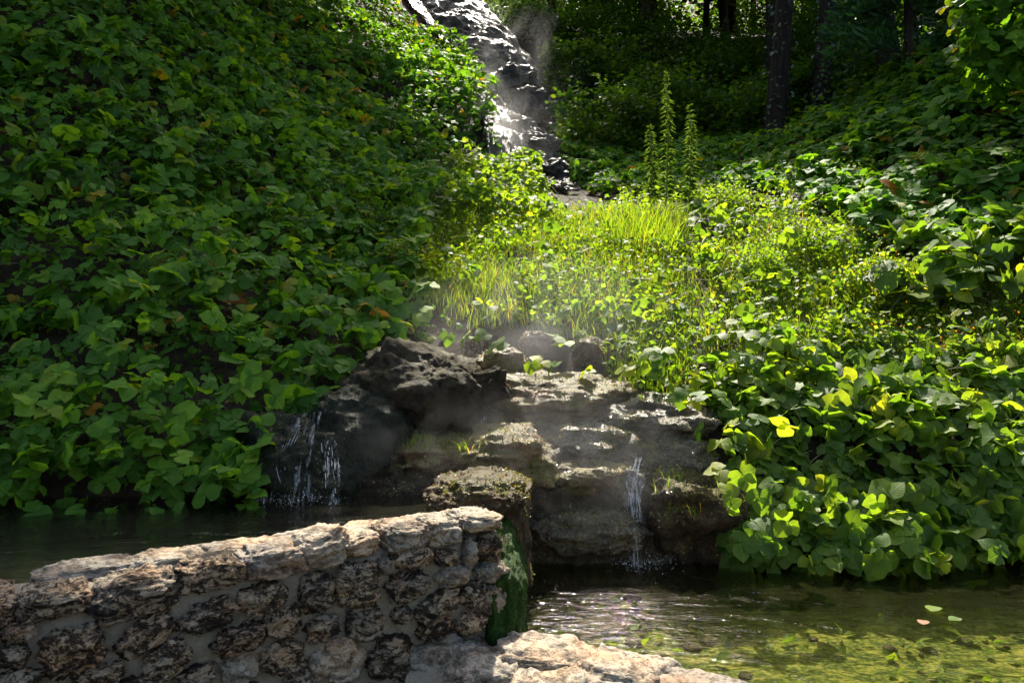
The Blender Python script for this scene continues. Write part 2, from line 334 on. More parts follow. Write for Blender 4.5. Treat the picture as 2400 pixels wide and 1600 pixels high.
# ------------------------------------------------------------------ rocks
def icosphere(sub):
    t = (1+5**.5)/2
    V = [(-1,t,0),(1,t,0),(-1,-t,0),(1,-t,0),(0,-1,t),(0,1,t),(0,-1,-t),(0,1,-t),(t,0,-1),(t,0,1),(-t,0,-1),(-t,0,1)]
    Fc = [(0,11,5),(0,5,1),(0,1,7),(0,7,10),(0,10,11),(1,5,9),(5,11,4),(11,10,2),(10,7,6),(7,1,8),(3,9,4),(3,4,2),(3,2,6),(3,6,8),(3,8,9),(4,9,5),(2,4,11),(6,2,10),(8,6,7),(9,8,1)]
    V = np.array(V, float); V /= np.linalg.norm(V, axis=1)[:, None]; Fc = np.array(Fc)
    for _ in range(sub):
        e = np.sort(np.concatenate([Fc[:, [0, 1]], Fc[:, [1, 2]], Fc[:, [2, 0]]]), axis=1)
        u, inv = np.unique(e, axis=0, return_inverse=True); inv = inv.ravel()
        mid = V[u].sum(1); mid /= np.linalg.norm(mid, axis=1)[:, None]; n = len(V); V = np.r_[V, mid]; k = len(Fc)
        a, b, c = n+inv[:k], n+inv[k:2*k], n+inv[2*k:]
        Fc = np.r_[np.c_[Fc[:, 0], a, c], np.c_[Fc[:, 1], b, a], np.c_[Fc[:, 2], c, b], np.c_[a, b, c]]
    return V, Fc
ICO = {k: icosphere(k) for k in (1, 2, 3, 4, 5)}
def rock_verts(r, seed, sub=4, box=.6, amp=.22, freq=1.6, crag=.07, cfreq=6., layer=.0, lumps=0):
    S, Fc = ICO[sub]; V = np.sign(S)*np.abs(S)**box; V = V/ (np.abs(V)**(2/box)).sum(1)[:, None]**(box/2) if False else V
    off = np.array([seed*7.31, seed*3.77, seed*5.13]); r = np.array(r, float)
    q = S*freq + off; k = 1 + amp*fbm(q, 3)*1.6
    V = V*k[:, None]*r
    w = V/np.mean(r); V = V + S*(lumps*np.mean(r)*fbm(w*2.6+off, 3, .55))[:, None]
    w = V/np.mean(r)
    d = crag*np.mean(r)*fbm(w*cfreq*.5 + off, 4, .6, True)
    if layer: d = d + layer*np.mean(r)*np.sin(w[:, 2]*9 + 3*noise(w*1.3+off))
    return V + S*d[:, None], Fc
def rot2(V, a, axis):
    c, s = math.cos(a), math.sin(a); V = V.copy(); i, j = [(1, 2), (0, 2), (0, 1)][axis]
    V[:, i], V[:, j] = c*V[:, i]-s*V[:, j], s*V[:, i]+c*V[:, j]; return V

# --- stone wall holding the upper pool
def on_wall(px, py):
    d = np.array([(px-HX)/F, 1., (HY-py)/F]); t = (WA@WN)/(d[:2]@WN); q = np.array([0, 0, CZ])+d*t
    return (q[:2]-WA)@WU, q[2], t
wall = empty('stone_wall', (WA[0], WA[1], -.55))
tag(wall, 'rough dry brown stone wall with grey mortar in front of the upper pool', 'wall')
def wall_pt(s, dep, z): # dep = depth behind front plane
    q = WA + WU*s - WN*dep; return np.array([q[0], q[1], z])
L_ = np.linalg.norm(WB-WA); s0 = -5.
# mortar body: displaced slab
ns, nz_ = 170, 34
def slab(f):
    return None
sv = np.linspace(s0, L_+.02, ns); prof = [(0.0, -.6), (0, -.4), (0, -.2), (0, 0), (0, .2), (0, .4), (0.005, .55), (.02, .655), (.06, .69), (.14, .70), (.22, .70), (.3, .69), (THK-.01, .66), (THK, .5), (THK, .2), (THK, -.6)]
pf = np.array(prof); tt = np.concatenate([np.linspace(pf[i], pf[i+1], 5)[:-1] for i in range(len(pf)-1)] + [pf[-1:]])
G = np.array([[wall_pt(s, d, z) for d, z in tt] for s in sv]).reshape(-1, 3)
G += .028*fbm(G*5, 4)[:, None]*np.array([WN[0], WN[1], .7])
npf = len(tt); ii = np.arange(ns*npf).reshape(ns, npf)
qd = np.stack([ii[:-1, :-1], ii[1:, :-1], ii[1:, 1:], ii[:-1, 1:]], -1).reshape(-1, 4)
ends = [ii[-1][None, :]]
link('mortar', mesh('mortar', G, [qd] + ends, M['mortar']), wall, (0, 0, 0))
CAP = [(122,1418,180,56,0),(318,1405,215,88,-8),(497,1350,150,64,-4),(646,1322,150,62,-4),(762,1290,120,66,-18),(846,1278,84,40,-5),(955,1259,100,50,0),(1043,1252,78,52,3),(1128,1226,100,30,3),(-40,1440,150,60,0)]
FACE = [(44,1474,90,42,-5,0),(31,1532,80,52,-4,0),(170,1518,160,112,-12,0),(340,1484,158,70,-25,0),(486,1440,145,56,-13,0),(616,1399,114,68,-10,0),(738,1386,88,98,5,0),(561,1491,136,62,-13,0),(663,1454,86,76,0,0),(391,1541,120,80,-32,0),(663,1535,102,76,-10,0),(558,1563,82,80,0,2),(456,1582,100,50,-8,0),(41,1592,120,50,0,0),(755,1467,82,58,-8,0),(231,1580,132,52,-5,0),
(836,1369,104,112,0,0),(897,1322,28,36,0,1),(962,1304,92,46,-3,0),(952,1372,112,62,-8,0),(1040,1302,50,34,0,0),(1060,1345,78,52,-3,2),(1095,1290,24,60,6,2),(1140,1282,55,60,5,0),(1146,1335,70,54,8,1),(1105,1388,60,64,0,0),(1150,1403,52,86,6,1),(1020,1413,118,52,-24,0),(853,1457,90,92,0,0),(1013,1466,84,52,-12,0),(1098,1454,78,52,-6,0),(785,1550,132,116,0,2),(911,1535,104,104,8,0),(938,1436,44,36,0,0),(1033,1500,80,34,-8,1),(700,1590,70,50,0,0),(965,1592,84,44,0,0),(1060,1580,90,60,0,0),(-60,1500,120,70,-5,0),(320,1610,110,60,0,0),(560,1640,120,70,0,0),(860,1640,110,70,0,0),(680,1660,110,60,0,0),(430,1665,130,70,0,0),(1000,1660,110,60,0,0),(1110,1520,80,60,0,0)]
SM = [M['stone'], M['stone_grey'], M['stone_light']]
def stone_at(cpx, cpy, wpx, hpx, ang, mat, seed, dep=.085, off=.0, extra=None, parent=wall, crag=.24):
    s, z, t = on_wall(cpx, cpy); s1 = on_wall(cpx+wpx/2, cpy)[0]; s2 = on_wall(cpx-wpx/2, cpy)[0]
    rw, rh = (s1-s2)/2*.84, hpx/2*t/F*.82
    V, Fc = rock_verts((rw, dep, rh), seed, 4, .70, .22, 1.7, crag, 8., .04, lumps=.18)
    V = rot2(V, R(-ang), 1)
    q = wall_pt(s, off, z); W = np.c_[V[:, 0]*WU[0]-V[:, 1]*(-WN[0]), V[:, 0]*WU[1]+V[:, 1]*WN[1], V[:, 2]]
    return link('stone', mesh('stone', W, Fc, mat), parent, q)
sd = 1
for c in FACE:
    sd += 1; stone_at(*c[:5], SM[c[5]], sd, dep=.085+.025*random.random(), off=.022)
for c in CAP:
    sd += 1
    s, z, t = on_wall(c[0], c[1]); s1 = on_wall(c[0]+c[2]/2, c[1])[0]; s2 = on_wall(c[0]-c[2]/2, c[1])[0]
    rh = c[3]/2*t/F
    V, Fc = rock_verts(((s1-s2)/2*1.0, .15, rh), sd, 4, .58, .18, 1.6, .13, 9., .03, lumps=.14); V = rot2(V, R(-c[4]*.6), 1)
    q = wall_pt(s, .10, z+.004); W = np.c_[V[:, 0]*WU[0]+V[:, 1]*WN[0], V[:, 0]*WU[1]+V[:, 1]*WN[1], V[:, 2]]
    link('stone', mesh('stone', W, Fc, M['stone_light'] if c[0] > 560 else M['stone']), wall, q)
for s, rw, dp, zz in [(-.25,.3,.27,.68),(.35,.26,.29,.685),(.72,.2,.27,.70),(1.05,.24,.27,.70),(1.42,.24,.28,.705),(1.78,.25,.26,.715),(2.12,.26,.25,.72),(2.33,.13,.2,.715),(-.9,.3,.25,.68),(-1.6,.35,.2,.68)]:
    sd += 1; V, Fc = rock_verts((rw*.9, .12, .055), sd, 4, .58, .18, 1.5, .08, 9., .0, lumps=.12)
    q = wall_pt(s, dp, zz); W = np.c_[V[:, 0]*WU[0]+V[:, 1]*WN[0], V[:, 0]*WU[1]+V[:, 1]*WN[1], V[:, 2]]
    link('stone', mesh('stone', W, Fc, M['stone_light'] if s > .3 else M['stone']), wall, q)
for k in range(46):   # the wall goes on to the left of the picture
    s = -.75 - (k % 12)*.33 - .12*random.random(); z = .55 - (k//12)*.2 + .03*random.random(); sd += 1
    V, Fc = rock_verts((.15, .08, .085), sd, 3, .62, .16, 1.5, .15, 7., .05)
    W = np.c_[V[:, 0]*WU[0]+V[:, 1]*WN[0], V[:, 0]*WU[1]+V[:, 1]*WN[1], V[:, 2]]
    link('stone', mesh('stone', W, Fc, M['stone']), wall, wall_pt(s, .02, z))

for k in range(13):
    s = -.85-k*.34; sd += 1; V, Fc = rock_verts((.165, .16, .06), sd, 4, .58, .18, 1.6, .13, 9., .03, lumps=.14)
    W = np.c_[V[:, 0]*WU[0]+V[:, 1]*WN[0], V[:, 0]*WU[1]+V[:, 1]*WN[1], V[:, 2]]; link('stone', mesh('stone', W, Fc, M['stone']), wall, wall_pt(s, .12, .67))
# --- low wall round the lower pool
lw = empty('low_stone_wall', (.4, 4.35, -.55)); tag(lw, 'low pale stone wall with broad sunlit cap at the bottom edge', 'wall')
pc = np.array([(-.5, 4.62), (-.1, 4.50), (.3, 4.40), (.7, 4.18), (1.1, 3.86), (2.4, 2.85), (4.5, 1.2)])
tl = np.linspace(0, len(pc)-1, 70); cx = np.interp(tl, range(len(pc)), pc[:, 0]); cyy = np.interp(tl, range(len(pc)), pc[:, 1])
dx, dy = np.gradient(cx), np.gradient(cyy); ln = np.hypot(dx, dy); nx_, ny_ = dy/ln, -dx/ln
prof = [(.22, -.6), (.22, -.3), (.22, -.1), (.2, .0), (.17, .05), (0, .07), (-.17, .05), (-.2, 0), (-.22, -.3), (-.22, -.6)]
G = np.array([[(cx[i]+nx_[i]*a, cyy[i]+ny_[i]*a, z) for a, z in prof] for i in range(70)]).reshape(-1, 3); G += .02*fbm(G*6, 3)[:, None]
ii = np.arange(700).reshape(70, 10); qd = np.stack([ii[:-1, :-1], ii[:-1, 1:], ii[1:, 1:], ii[1:, :-1]], -1).reshape(-1, 4)
link('mortar', mesh('mortar', G, qd, M['mortar']), lw, (0, 0, 0))
for X, Y, Z, rx, ry, rz, a, mt in [(-.40,4.62,.075,.23,.13,.075,-8,1),(-.14,4.40,.045,.19,.2,.10,10,2),(.16,4.52,.085,.28,.2,.085,-12,2),(.22,4.26,.03,.24,.17,.10,-10,2),(.55,4.34,.075,.26,.22,.085,-24,2),(.62,4.08,.02,.2,.15,.10,-20,2),(.90,4.08,.065,.26,.22,.085,-36,2),(1.22,3.82,.06,.24,.22,.09,-38,2),(1.05,3.72,.02,.2,.15,.09,-38,2),(1.62,3.5,.06,.28,.22,.09,-38,2),(2.1,3.12,.06,.28,.22,.09,-38,2),
        (-.32,4.40,-.06,.15,.1,.07,0,0),(-.1,4.22,-.14,.16,.09,.08,0,0),(.25,4.12,-.16,.17,.09,.08,-15,0),(-.42,4.36,-.2,.17,.1,.07,0,0),(.6,3.95,-.16,.17,.09,.08,-25,0)]:
    sd += 1; V, Fc = rock_verts((rx, ry, rz), sd, 4, .6, .2, 1.6, .09, 9., .0, lumps=.14); link('stone', mesh('stone', rot2(V, R(a), 2), Fc, SM[mt]), lw, (X, Y, Z))

# --- tufa ledges, boulders
def rock(name, label, box, mat, seed, sub=5, boxy=.74, amp=.26, freq=1.5, crag=.07, cf=9., layer=0., down=0., yaw=0, cat='rock', group=None, tilt=0, under=0.):
    x0, x1, yt, yb, Y, hd = box
    c = P((x0+x1)/2, (yt+yb)/2, Y); rx = (x1-x0)/2*Y/F; rz = (yb-yt)/2*Y/F
    V, Fc = rock_verts((rx*1.07, hd*1.08, rz*1.16), seed, sub, boxy, amp, freq, crag, cf, layer, lumps=.12)
    lo = V[:, 2] < 0; V[lo, 2] *= (1+down)
    if under: tq = np.clip(-V[:, 2]/(rz*.8), 0, 1); V[:, 1] += under*hd*smooth01(tq)*(V[:, 1] < 0); V[:, 0] *= 1-.12*smooth01(tq)
    V = rot2(rot2(V, R(tilt), 1), R(yaw), 2)
    o = link(name, mesh(name, V, Fc, M[mat]), None, c); tag(o, label, cat, group); return o
ROCKS = []
def rk(*a, **k): o = rock(*a, **k); ROCKS.append(o); return o
rk('boulder', 'large dark rounded boulder beside the mossy mound left of the ledges', (845,1120,836,1020,7.3,.5), 'tufa_dark', 3, boxy=.75, amp=.22, crag=.09, tilt=-6, cat='boulder')
rk('boulder', 'small sharp dark stone wedged at the right end of the large boulder', (1100,1185,876,935,7.15,.12), 'tufa_dark', 9, 4, .6, .35, cat='boulder', tilt=12)
PIL = dict(crag=.035, cf=11., boxy=.9, amp=.24)
rk('rock_ledge', 'uppermost pale pillow ledge right of the dark boulder', (1085,1455,888,985,7.8,.5), 'tufa', 5, **PIL)
rk('rock_ledge', 'mossy left half of the ledge hanging over the upper pool', (925,1140,1024,1098,6.85,.42), 'tufa', 8, **PIL)
rk('rock_ledge', 'rounded mossy ledge just behind the pillar stone', (1060,1290,1014,1125,6.8,.45), 'tufa', 10, **PIL)
rk('rock_ledge', 'wet glistening ledge below the grass bank at the right of the cascade', (1400,1660,940,1022,7.55,.45), 'tufa_wet', 12, **PIL)
rk('rock_ledge', 'long pale pillow ledge under the glistening one', (1272,1490,995,1062,7.3,.38), 'tufa_wet', 13, **PIL)
rk('rock_ledge', 'middle brown ledge left of the falling water', (1260,1490,1076,1148,7.0,.38), 'tufa', 14, **PIL)
rk('rock_ledge', 'wet channel stone that feeds the falling water', (1425,1550,1035,1112,7.15,.26), 'tufa_wet', 15, **PIL)
rk('rock_ledge', 'lowest wet ledge just above the lower pool', (1240,1500,1190,1285,6.75,.3), 'tufa_wet', 17, **PIL)
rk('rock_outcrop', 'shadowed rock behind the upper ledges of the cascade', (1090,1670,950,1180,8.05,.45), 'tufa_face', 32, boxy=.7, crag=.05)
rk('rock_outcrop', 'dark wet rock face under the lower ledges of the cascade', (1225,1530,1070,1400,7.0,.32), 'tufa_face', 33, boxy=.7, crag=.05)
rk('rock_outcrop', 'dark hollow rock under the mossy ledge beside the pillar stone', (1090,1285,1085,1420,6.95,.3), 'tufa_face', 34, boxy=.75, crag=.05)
rk('boulder', 'rounded wet stone above the root covered rock', (1500,1665,1034,1140,7.2,.35), 'tufa_wet', 19, down=.5, boxy=.9, cat='boulder')
rk('root_rock', 'dark brown rock matted with roots right of the falling water', (1500,1745,1122,1270,6.85,.4), 'tufa_brown', 23, down=.9, amp=.25, crag=.06, boxy=.85, under=.35)
rk('mossy_mound', 'dark mossy mound with water running into the upper pool', (715,955,925,1190,6.9,.45), 'tufa_moss', 27, boxy=.95, amp=.18, crag=.06, tilt=-30, down=.4, cat='mound')
rk('mossy_mound', 'low mossy foot of the mound at the upper pool edge', (560,850,1010,1200,6.5,.4), 'tufa_moss', 29, boxy=.95, amp=.2, crag=.06, tilt=-26, cat='mound')
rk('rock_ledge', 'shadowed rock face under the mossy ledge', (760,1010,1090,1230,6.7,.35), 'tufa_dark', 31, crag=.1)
for k, (bx, lb) in enumerate([((1284,1336,745,790,8.9,.1), 'small grey stone standing at the foot of the grass mound'), ((1220,1288,785,840,8.6,.13), 'round brown stone below the grass mound'), ((1350,1440,798,855,8.4,.18), 'flat pale stone under the vine leaves above the ledges'), ((1125,1230,825,885,8.0,.2), 'small wet stone behind the uppermost ledge')]):
    rk('boulder', lb, bx, 'tufa_brown' if k in (1, 2) else 'tufa', 40+k, 4, .75, .25, cat='boulder')
rk('boulder', 'brown mossy boulder beside the tall spiky plants', (1715,1855,474,560,13.6,.5), 'tufa_brown', 51, 4, .8, .2, cat='boulder', tilt=-12)
rk('boulder', 'dark stone beside the tall spiky plants in the grass', (1560,1690,535,620,11.8,.4), 'tufa_brown', 53, 4, .8, .25, cat='boulder')
rk('pillar_stone', 'flat topped mossy stone block behind the end of the wall', (1018,1226,1132,1245,5.75,.36), 'tufa_brown', 57, 5, .55, .2, 1.8, .1, down=1.6, cat='stone')
rk('white_stone', 'small white stone chip at the foot of the large boulder', (938,980,998,1028,6.9,.06), 'stone_grey', 59, 3, .7, .2, cat='stone')
# weir with moss between wall end and pillar
V, Fc = rock_verts((.115, .62, .45), 61, 5, .72, .14, 1.6, .08, 8., lumps=.1)
o = link('spillway', mesh('spillway', V, Fc, M['moss']), None, (-.055, 5.36, .13)); tag(o, 'bright green moss covered spillway between the wall and the pillar stone', 'spillway')

# ------------------------------------------------------------------ waterfall chute
def ribbon(path, width, n=90, m_=26, amp=.35, fr=.8, seed=0, top_=9.):
    path = np.array(path, float); wd = np.array(width, float); t = np.linspace(0, len(path)-1, n)
    C = np.c_[[np.interp(t, range(len(path)), path[:, k]) for k in range(3)]].T; wv = np.interp(t, range(len(path)), wd)
    a = np.linspace(-1, 1, m_); V = []
    for i in range(n):
        V.append(np.c_[C[i, 0]+a*wv[i], np.full(m_, C[i, 1])+.15*a*a*wv[i], C[i, 2]-.25*a*a*wv[i]])
    V = np.concatenate(V); V[:, 2] += amp*fbm(V*fr+seed, 5, .6); V[:, 1] -= amp*fbm(V*fr+seed+9, 5, .6, True)*.8
    gz_ = ground(V[:, 0], V[:, 1]); V[:, 2] = np.clip(V[:, 2], gz_+.12+.45*amp*fbm(V*fr*1.5+seed, 5, .6, True), gz_+top_)
    ii = np.arange(n*m_).reshape(n, m_); q = np.stack([ii[:-1, :-1], ii[:-1, 1:], ii[1:, 1:], ii[1:, :-1]], -1).reshape(-1, 4)
    return V, q
wf = empty('waterfall', tuple(P(1250, 430, 16.5))); tag(wf, 'steaming cascade glinting white down the rocky ravine', kind='structure')
V, q = ribbon([P(975,-110,30), P(1022,-30,28), P(1082,45,26.2), P(1145,115,25), P(1190,175,24.2), P(1195,215,23.9), P(1190,262,23.2)], [1.5,1.5,1.5,1.35,.95,.6,.6], 190, 70, .2, 1.3)
link('upper_chute', mesh('upper_chute', V, q, M['fall']), wf, (0, 0, 0))
V, q = ribbon([P(1135,235,21.5), P(1155,275,21), P(1180,330,20), P(1210,380,19), P(1225,400,18), P(1250,420,17.5), P(1285,436,17.1), P(1320,448,16.8)], [.6,.75,.85,.75,.75,.65,.5,.35], 170, 50, .45, 1.1, 31, np.repeat(np.linspace(1.2, .14, 170), 50))
link('lower_cascade', mesh('lower_cascade', V, q, M['fall']), wf, (0, 0, 0))
for k, (px, py, Y, rx, rz) in enumerate([(1205,305,20,.4,.25),(1262,350,19.2,.4,.25),(1285,405,17.8,.35,.2),(1205,200,23.3,.6,.4),(1235,250,22.6,.5,.4)]):
    V, Fc = rock_verts((rx, .5, rz), 90+k, 4, .75, .28, 1.7, .16, 8., 0, lumps=.2); link('rock', mesh('rock', V, Fc, M['fall_rock'] if k > 2 else M['fall']), wf, P(px, py, Y))

# --- falling water strands
def strands(name, label, paths, n, spread, rad, drops, seed, splash=None):
    r = np.random.default_rng(seed); VV, FF, base = [], [], 0; S1, F1 = ICO[1]
    for k in range(n):
        p = np.array(paths[r.integers(len(paths))], float); t = np.linspace(0, 1, 14); a, b_ = sorted(r.uniform(0, 1, 2))
        b_ = min(1, a+r.uniform(.05, .22))
        tt = (a+(b_-a)*t)*(len(p)-1); C = np.c_[[np.interp(tt, range(len(p)), p[:, i]) for i in range(3)]].T
        C = C + r.normal(0, spread, 3)*[1, .6, .3] + .4*spread*np.c_[noise(C*9+k), noise(C*9+k+50), 0*t]
        ra = rad*r.uniform(.4, 1.3)*np.sin(np.pi*np.clip(t*.96+.02, 0, 1))**.5
        th = np.arange(4)*math.pi/2
        ring = np.stack([C[:, None, 0]+ra[:, None]*np.cos(th), C[:, None, 1]+ra[:, None]*np.sin(th), np.repeat(C[:, None, 2], 4, 1)], -1).reshape(-1, 3)
        i = np.arange(13)[:, None]*4; j = np.arange(4); jn = (j+1) % 4
        f = np.stack([i+j, i+jn, i+4+jn, i+4+j], -1).reshape(-1, 4); VV.append(ring); FF.append(f+base); base += len(ring)
    TT = []
    for k in range(drops):
        p = np.array(paths[r.integers(len(paths))], float); t = r.uniform(0, 1)*(len(p)-1)
        C = np.array([np.interp(t, range(len(p)), p[:, i]) for i in range(3)]) + r.normal(0, spread*1.4, 3)
        if splash is not None and k % 2: C = np.array(splash) + np.array([r.normal(0, .13), r.normal(0, .09), abs(r.normal(0, .03))])
        TT.append(S1*rad*r.uniform(.4, 1.1)*[1, 1, 1.5]+C)
    F3 = np.concatenate([F1+base+k*len(S1) for k in range(drops)]) if drops else np.zeros((0, 3), int)
    o = link(name, mesh(name, np.concatenate(VV+TT), [np.concatenate(FF), F3], M['foam'])); tag(o, label, kind='structure'); return o
strands('falling_water', 'thin white fall of water dropping into the lower pool', [[P(1478,1095,6.75), P(1484,1140,6.62), P(1488,1190,6.52), P(1492,1250,6.46), P(1498,1330,6.42)], [P(1500,1070,6.8), P(1482,1130,6.64), P(1488,1200,6.5), P(1500,1332,6.4)]], 40, .02, .003, 320, 5, P(1505,1328,6.38))
strands('mound_trickle', 'white trickles running down the mossy mound', [[P(720,985,6.3), P(665,1040,6.12), P(640,1090,6.05), P(625,1185,5.98)], [P(700,1000,6.25), P(660,1080,6.06), P(690,1185,5.98)], [P(765,1030,6.15), P(770,1090,6.08), P(760,1185,6.0)], [P(775,1070,6.12), P(785,1185,6.0)]], 40, .03, .0022, 260, 6, P(690,1178,5.9))
strands('ledge_drip', 'fine drip off the uppermost ledge', [[P(1135,970,7.0), P(1136,1035,6.95)]], 9, .02, .004, 15, 8)

def veil(name, label, path, wd, seed, n=60, m_=22):
    path = np.array(path, float); t = np.linspace(0, len(path)-1, n); C = np.c_[[np.interp(t, range(len(path)), path[:, k]) for k in range(3)]].T; wv = np.interp(t, range(len(path)), wd); a = np.linspace(-1, 1, m_)
    V = np.concatenate([np.c_[C[i, 0]+a*wv[i], np.full(m_, C[i, 1]), np.full(m_, C[i, 2])] for i in range(n)]); V[:, 1] += .03*fbm(np.c_[V[:, 0]*30, V[:, 2]*3, V[:, 2]*0+seed], 3)
    V[:, 0] += .03*noise(np.c_[V[:, 0]*8, V[:, 2]*7, V[:, 2]*0+seed]); ii = np.arange(n*m_).reshape(n, m_); q = np.stack([ii[:-1, :-1], ii[:-1, 1:], ii[1:, 1:], ii[1:, :-1]], -1).reshape(-1, 4)
    o = link(name, mesh(name, V, q, M['veil'])); tag(o, label, kind='structure')
veil('water_veil', 'thin veil of white water beside the root covered rock', [P(1505,1060,6.78), P(1484,1120,6.62), P(1484,1190,6.48), P(1494,1250,6.44), P(1500,1338,6.42)], [.05, .08, .06, .06, .08], 3)
veil('water_veil', 'broad dark veil of water down the mossy mound', [P(735,965,6.42), P(690,1030,6.22), P(660,1090,6.1), P(655,1190,6.02)], [.06, .14, .2, .24], 7)
veil('water_veil', 'narrow veil of water at the right of the mossy mound', [P(775,1030,6.3), P(775,1100,6.14), P(770,1190,6.06)], [.03, .06, .09], 9)
# ------------------------------------------------------------------ leaf templates
def leaflet(seed, lobe=0, fine=True):
    r = np.random.default_rng(seed)
    vs_ = [.0, .05, .2, .42, .66, .87, 1.0] if fine else [0, .25, .68, 1.]
    wsd = [0, .32, .48, .50, .42, .22, 0] if fine else [0, .48, .38, 0]
    if lobe and fine: wsd = [0, .34, .54, .46, .44, .18, 0]
    V, uv, mid, lf, rt = [], [], [], [], []
    for v, wd in zip(vs_, wsd):
        dz = -.22*v*v + r.normal(0, .012)
        mid.append(len(V)); V.append((0, v, dz)); uv.append((0, v))
        if wd:
            for s, lst in ((-1, lf), (1, rt)):
                ww = wd*(1+r.normal(0, .06)); lst.append(len(V))
                V.append((s*ww, v-.03 + r.normal(0, .015), dz+ww*.30*r.uniform(.2, 1.1)-ww*ww*.25 + r.normal(0, .02))); uv.append((s*ww, v))
    T = []
    L = [mid[0]]+lf+[mid[-1]]; Rr = [mid[0]]+rt+[mid[-1]]
    for i in range(len(mid)-1):
        for S_, fl in ((L, 1), (Rr, 0)):
            a, b_, c, d = mid[i], mid[i+1], S_[i+1], S_[i]
            for t_ in ((a, b_, c), (a, c, d)):
                if len(set(t_)) == 3: T.append(t_ if fl else t_[::-1])
    return np.array(V, float), np.array(T), np.array(uv, float)
def xf(V, rz=0, rx=0, s=1, t=(0, 0, 0)): return rot2(rot2(V*s, rx, 0), rz, 2)+np.array(t)
def trifoliate(seed, fine=True, petiole=True):
    r = np.random.default_rng(seed+100); VV, TT, UU, n = [], [], [], 0
    def add(V, T, U):
        nonlocal n
        VV.append(V); TT.append(T+n); UU.append(U); n += len(V)
    for k, (rz, t, s) in enumerate([(0, (0, .12, 0), 1.), (R(78), (-.04, 0, 0), .88), (R(-78), (.04, 0, 0), .88)]):
        V, T, U = leaflet(seed*5+k, r.random() < .5, fine)
        add(xf(V, rz+r.normal(0, .15), r.normal(-.28, .22), s*r.uniform(.9, 1.08), t), T, U)
    if petiole:
        a = np.array([(0, .12, 0), (0, 0, -.01), (0, -.25, -.2), (0, -.4, -.6)]); w_ = .012
        V = np.concatenate([[p+[-w_, 0, 0], p+[w_, 0, 0], p+[0, 0, w_*1.5]] for p in a]); T = []
        for i in range(3):
            for j in range(3):
                a0, b0 = i*3+j, i*3+(j+1) % 3; T += [(a0, b0, b0+3), (a0, b0+3, a0+3)]
        add(V, np.array(T), np.zeros((len(V), 2))+[.3, .1])
    return np.concatenate(VV), np.concatenate(TT), np.concatenate(UU)
TRI = [trifoliate(k) for k in range(8)]
TRI_LO = [trifoliate(k, False, False) for k in range(8)]
def simple_leaf(L=1., Wd=.42):
    V = np.array([(0, 0, 0), (-Wd, .45*L, .1), (0, .5*L, -.02), (Wd, .45*L, .1), (0, L, -.12)], float)
    return V, np.array([(0, 2, 1), (0, 3, 2), (1, 2, 4), (2, 3, 4)]), np.array([(0, 0), (-.4, .5), (0, .5), (.4, .5), (0, 1.)])
SIMPLE = [simple_leaf(), simple_leaf(1, .3), simple_leaf(1, .5)]
def star_leaf():
    a = np.linspace(0, 2*math.pi, 11)[:-1]; r_ = np.where(np.arange(10) % 2 == 0, .55, .24)
    V = np.r_[[(0, .4, .03)], np.c_[np.sin(a)*r_, .4+np.cos(a)*r_, np.where(np.arange(10) % 2 == 0, -.05, .04)]]
    T = np.array([(0, 1+(i+1) % 10, 1+i) for i in range(10)]); return V, T, np.zeros((11, 2))+[.3, .3]
STAR = [star_leaf()]
def frames(N, rng_, spin=None):
    """orthonormal frames whose z axis is N, x axis random"""
    N = N/np.linalg.norm(N, axis=1)[:, None]; a = rng_.normal(size=N.shape) if spin is None else spin
    X = np.cross(a, N); X /= np.linalg.norm(X, axis=1)[:, None]+1e-9; Y = np.cross(N, X); return np.stack([X, Y, N], 2)
def scatter_mesh(name, tmpl, pos, fr, size, mat, rng_):
    k = rng_.integers(0, len(tmpl), len(pos)); VV, TT, UU, RR, base = [], [], [], [], 0
    for i, (V, T, U) in enumerate(tmpl):
        s = np.where(k == i)[0]
        if not len(s): continue
        W = np.einsum('nij,vj->nvi', fr[s], V)*size[s, None, None]+pos[s][:, None]
        TT.append((T[None]+(base+np.arange(len(s))*len(V))[:, None, None]).reshape(-1, 3)); VV.append(W.reshape(-1, 3))
        UU.append(np.tile(U, (len(s), 1))); RR.append(np.repeat(rng_.random(len(s)), len(V))); base += len(s)*len(V)
    return mesh(name, np.concatenate(VV), np.concatenate(TT), mat, True, np.concatenate(UU), np.concatenate(RR))
LEAFM = {}
def leaf_objects(parent, pos, fr, size, matkey, rng_, name='leaf'):
    from mathutils import Matrix
    for i in range(len(pos)):
        k = int(rng_.integers(8)); key = (k, matkey)
        if key not in LEAFM:
            V, T, U = TRI[k]; LEAFM[key] = mesh('leaf', V, T, M[matkey], True, U)
        o = bpy.data.objects.new(name, LEAFM[key]); COL.objects.link(o); o.parent = parent
        Mx = Matrix([list(fr[i][r_]*size[i])+[pos[i][r_]-parent.location[r_]] for r_ in range(3)]+[[0, 0, 0, 1]]); o.matrix_local = Mx

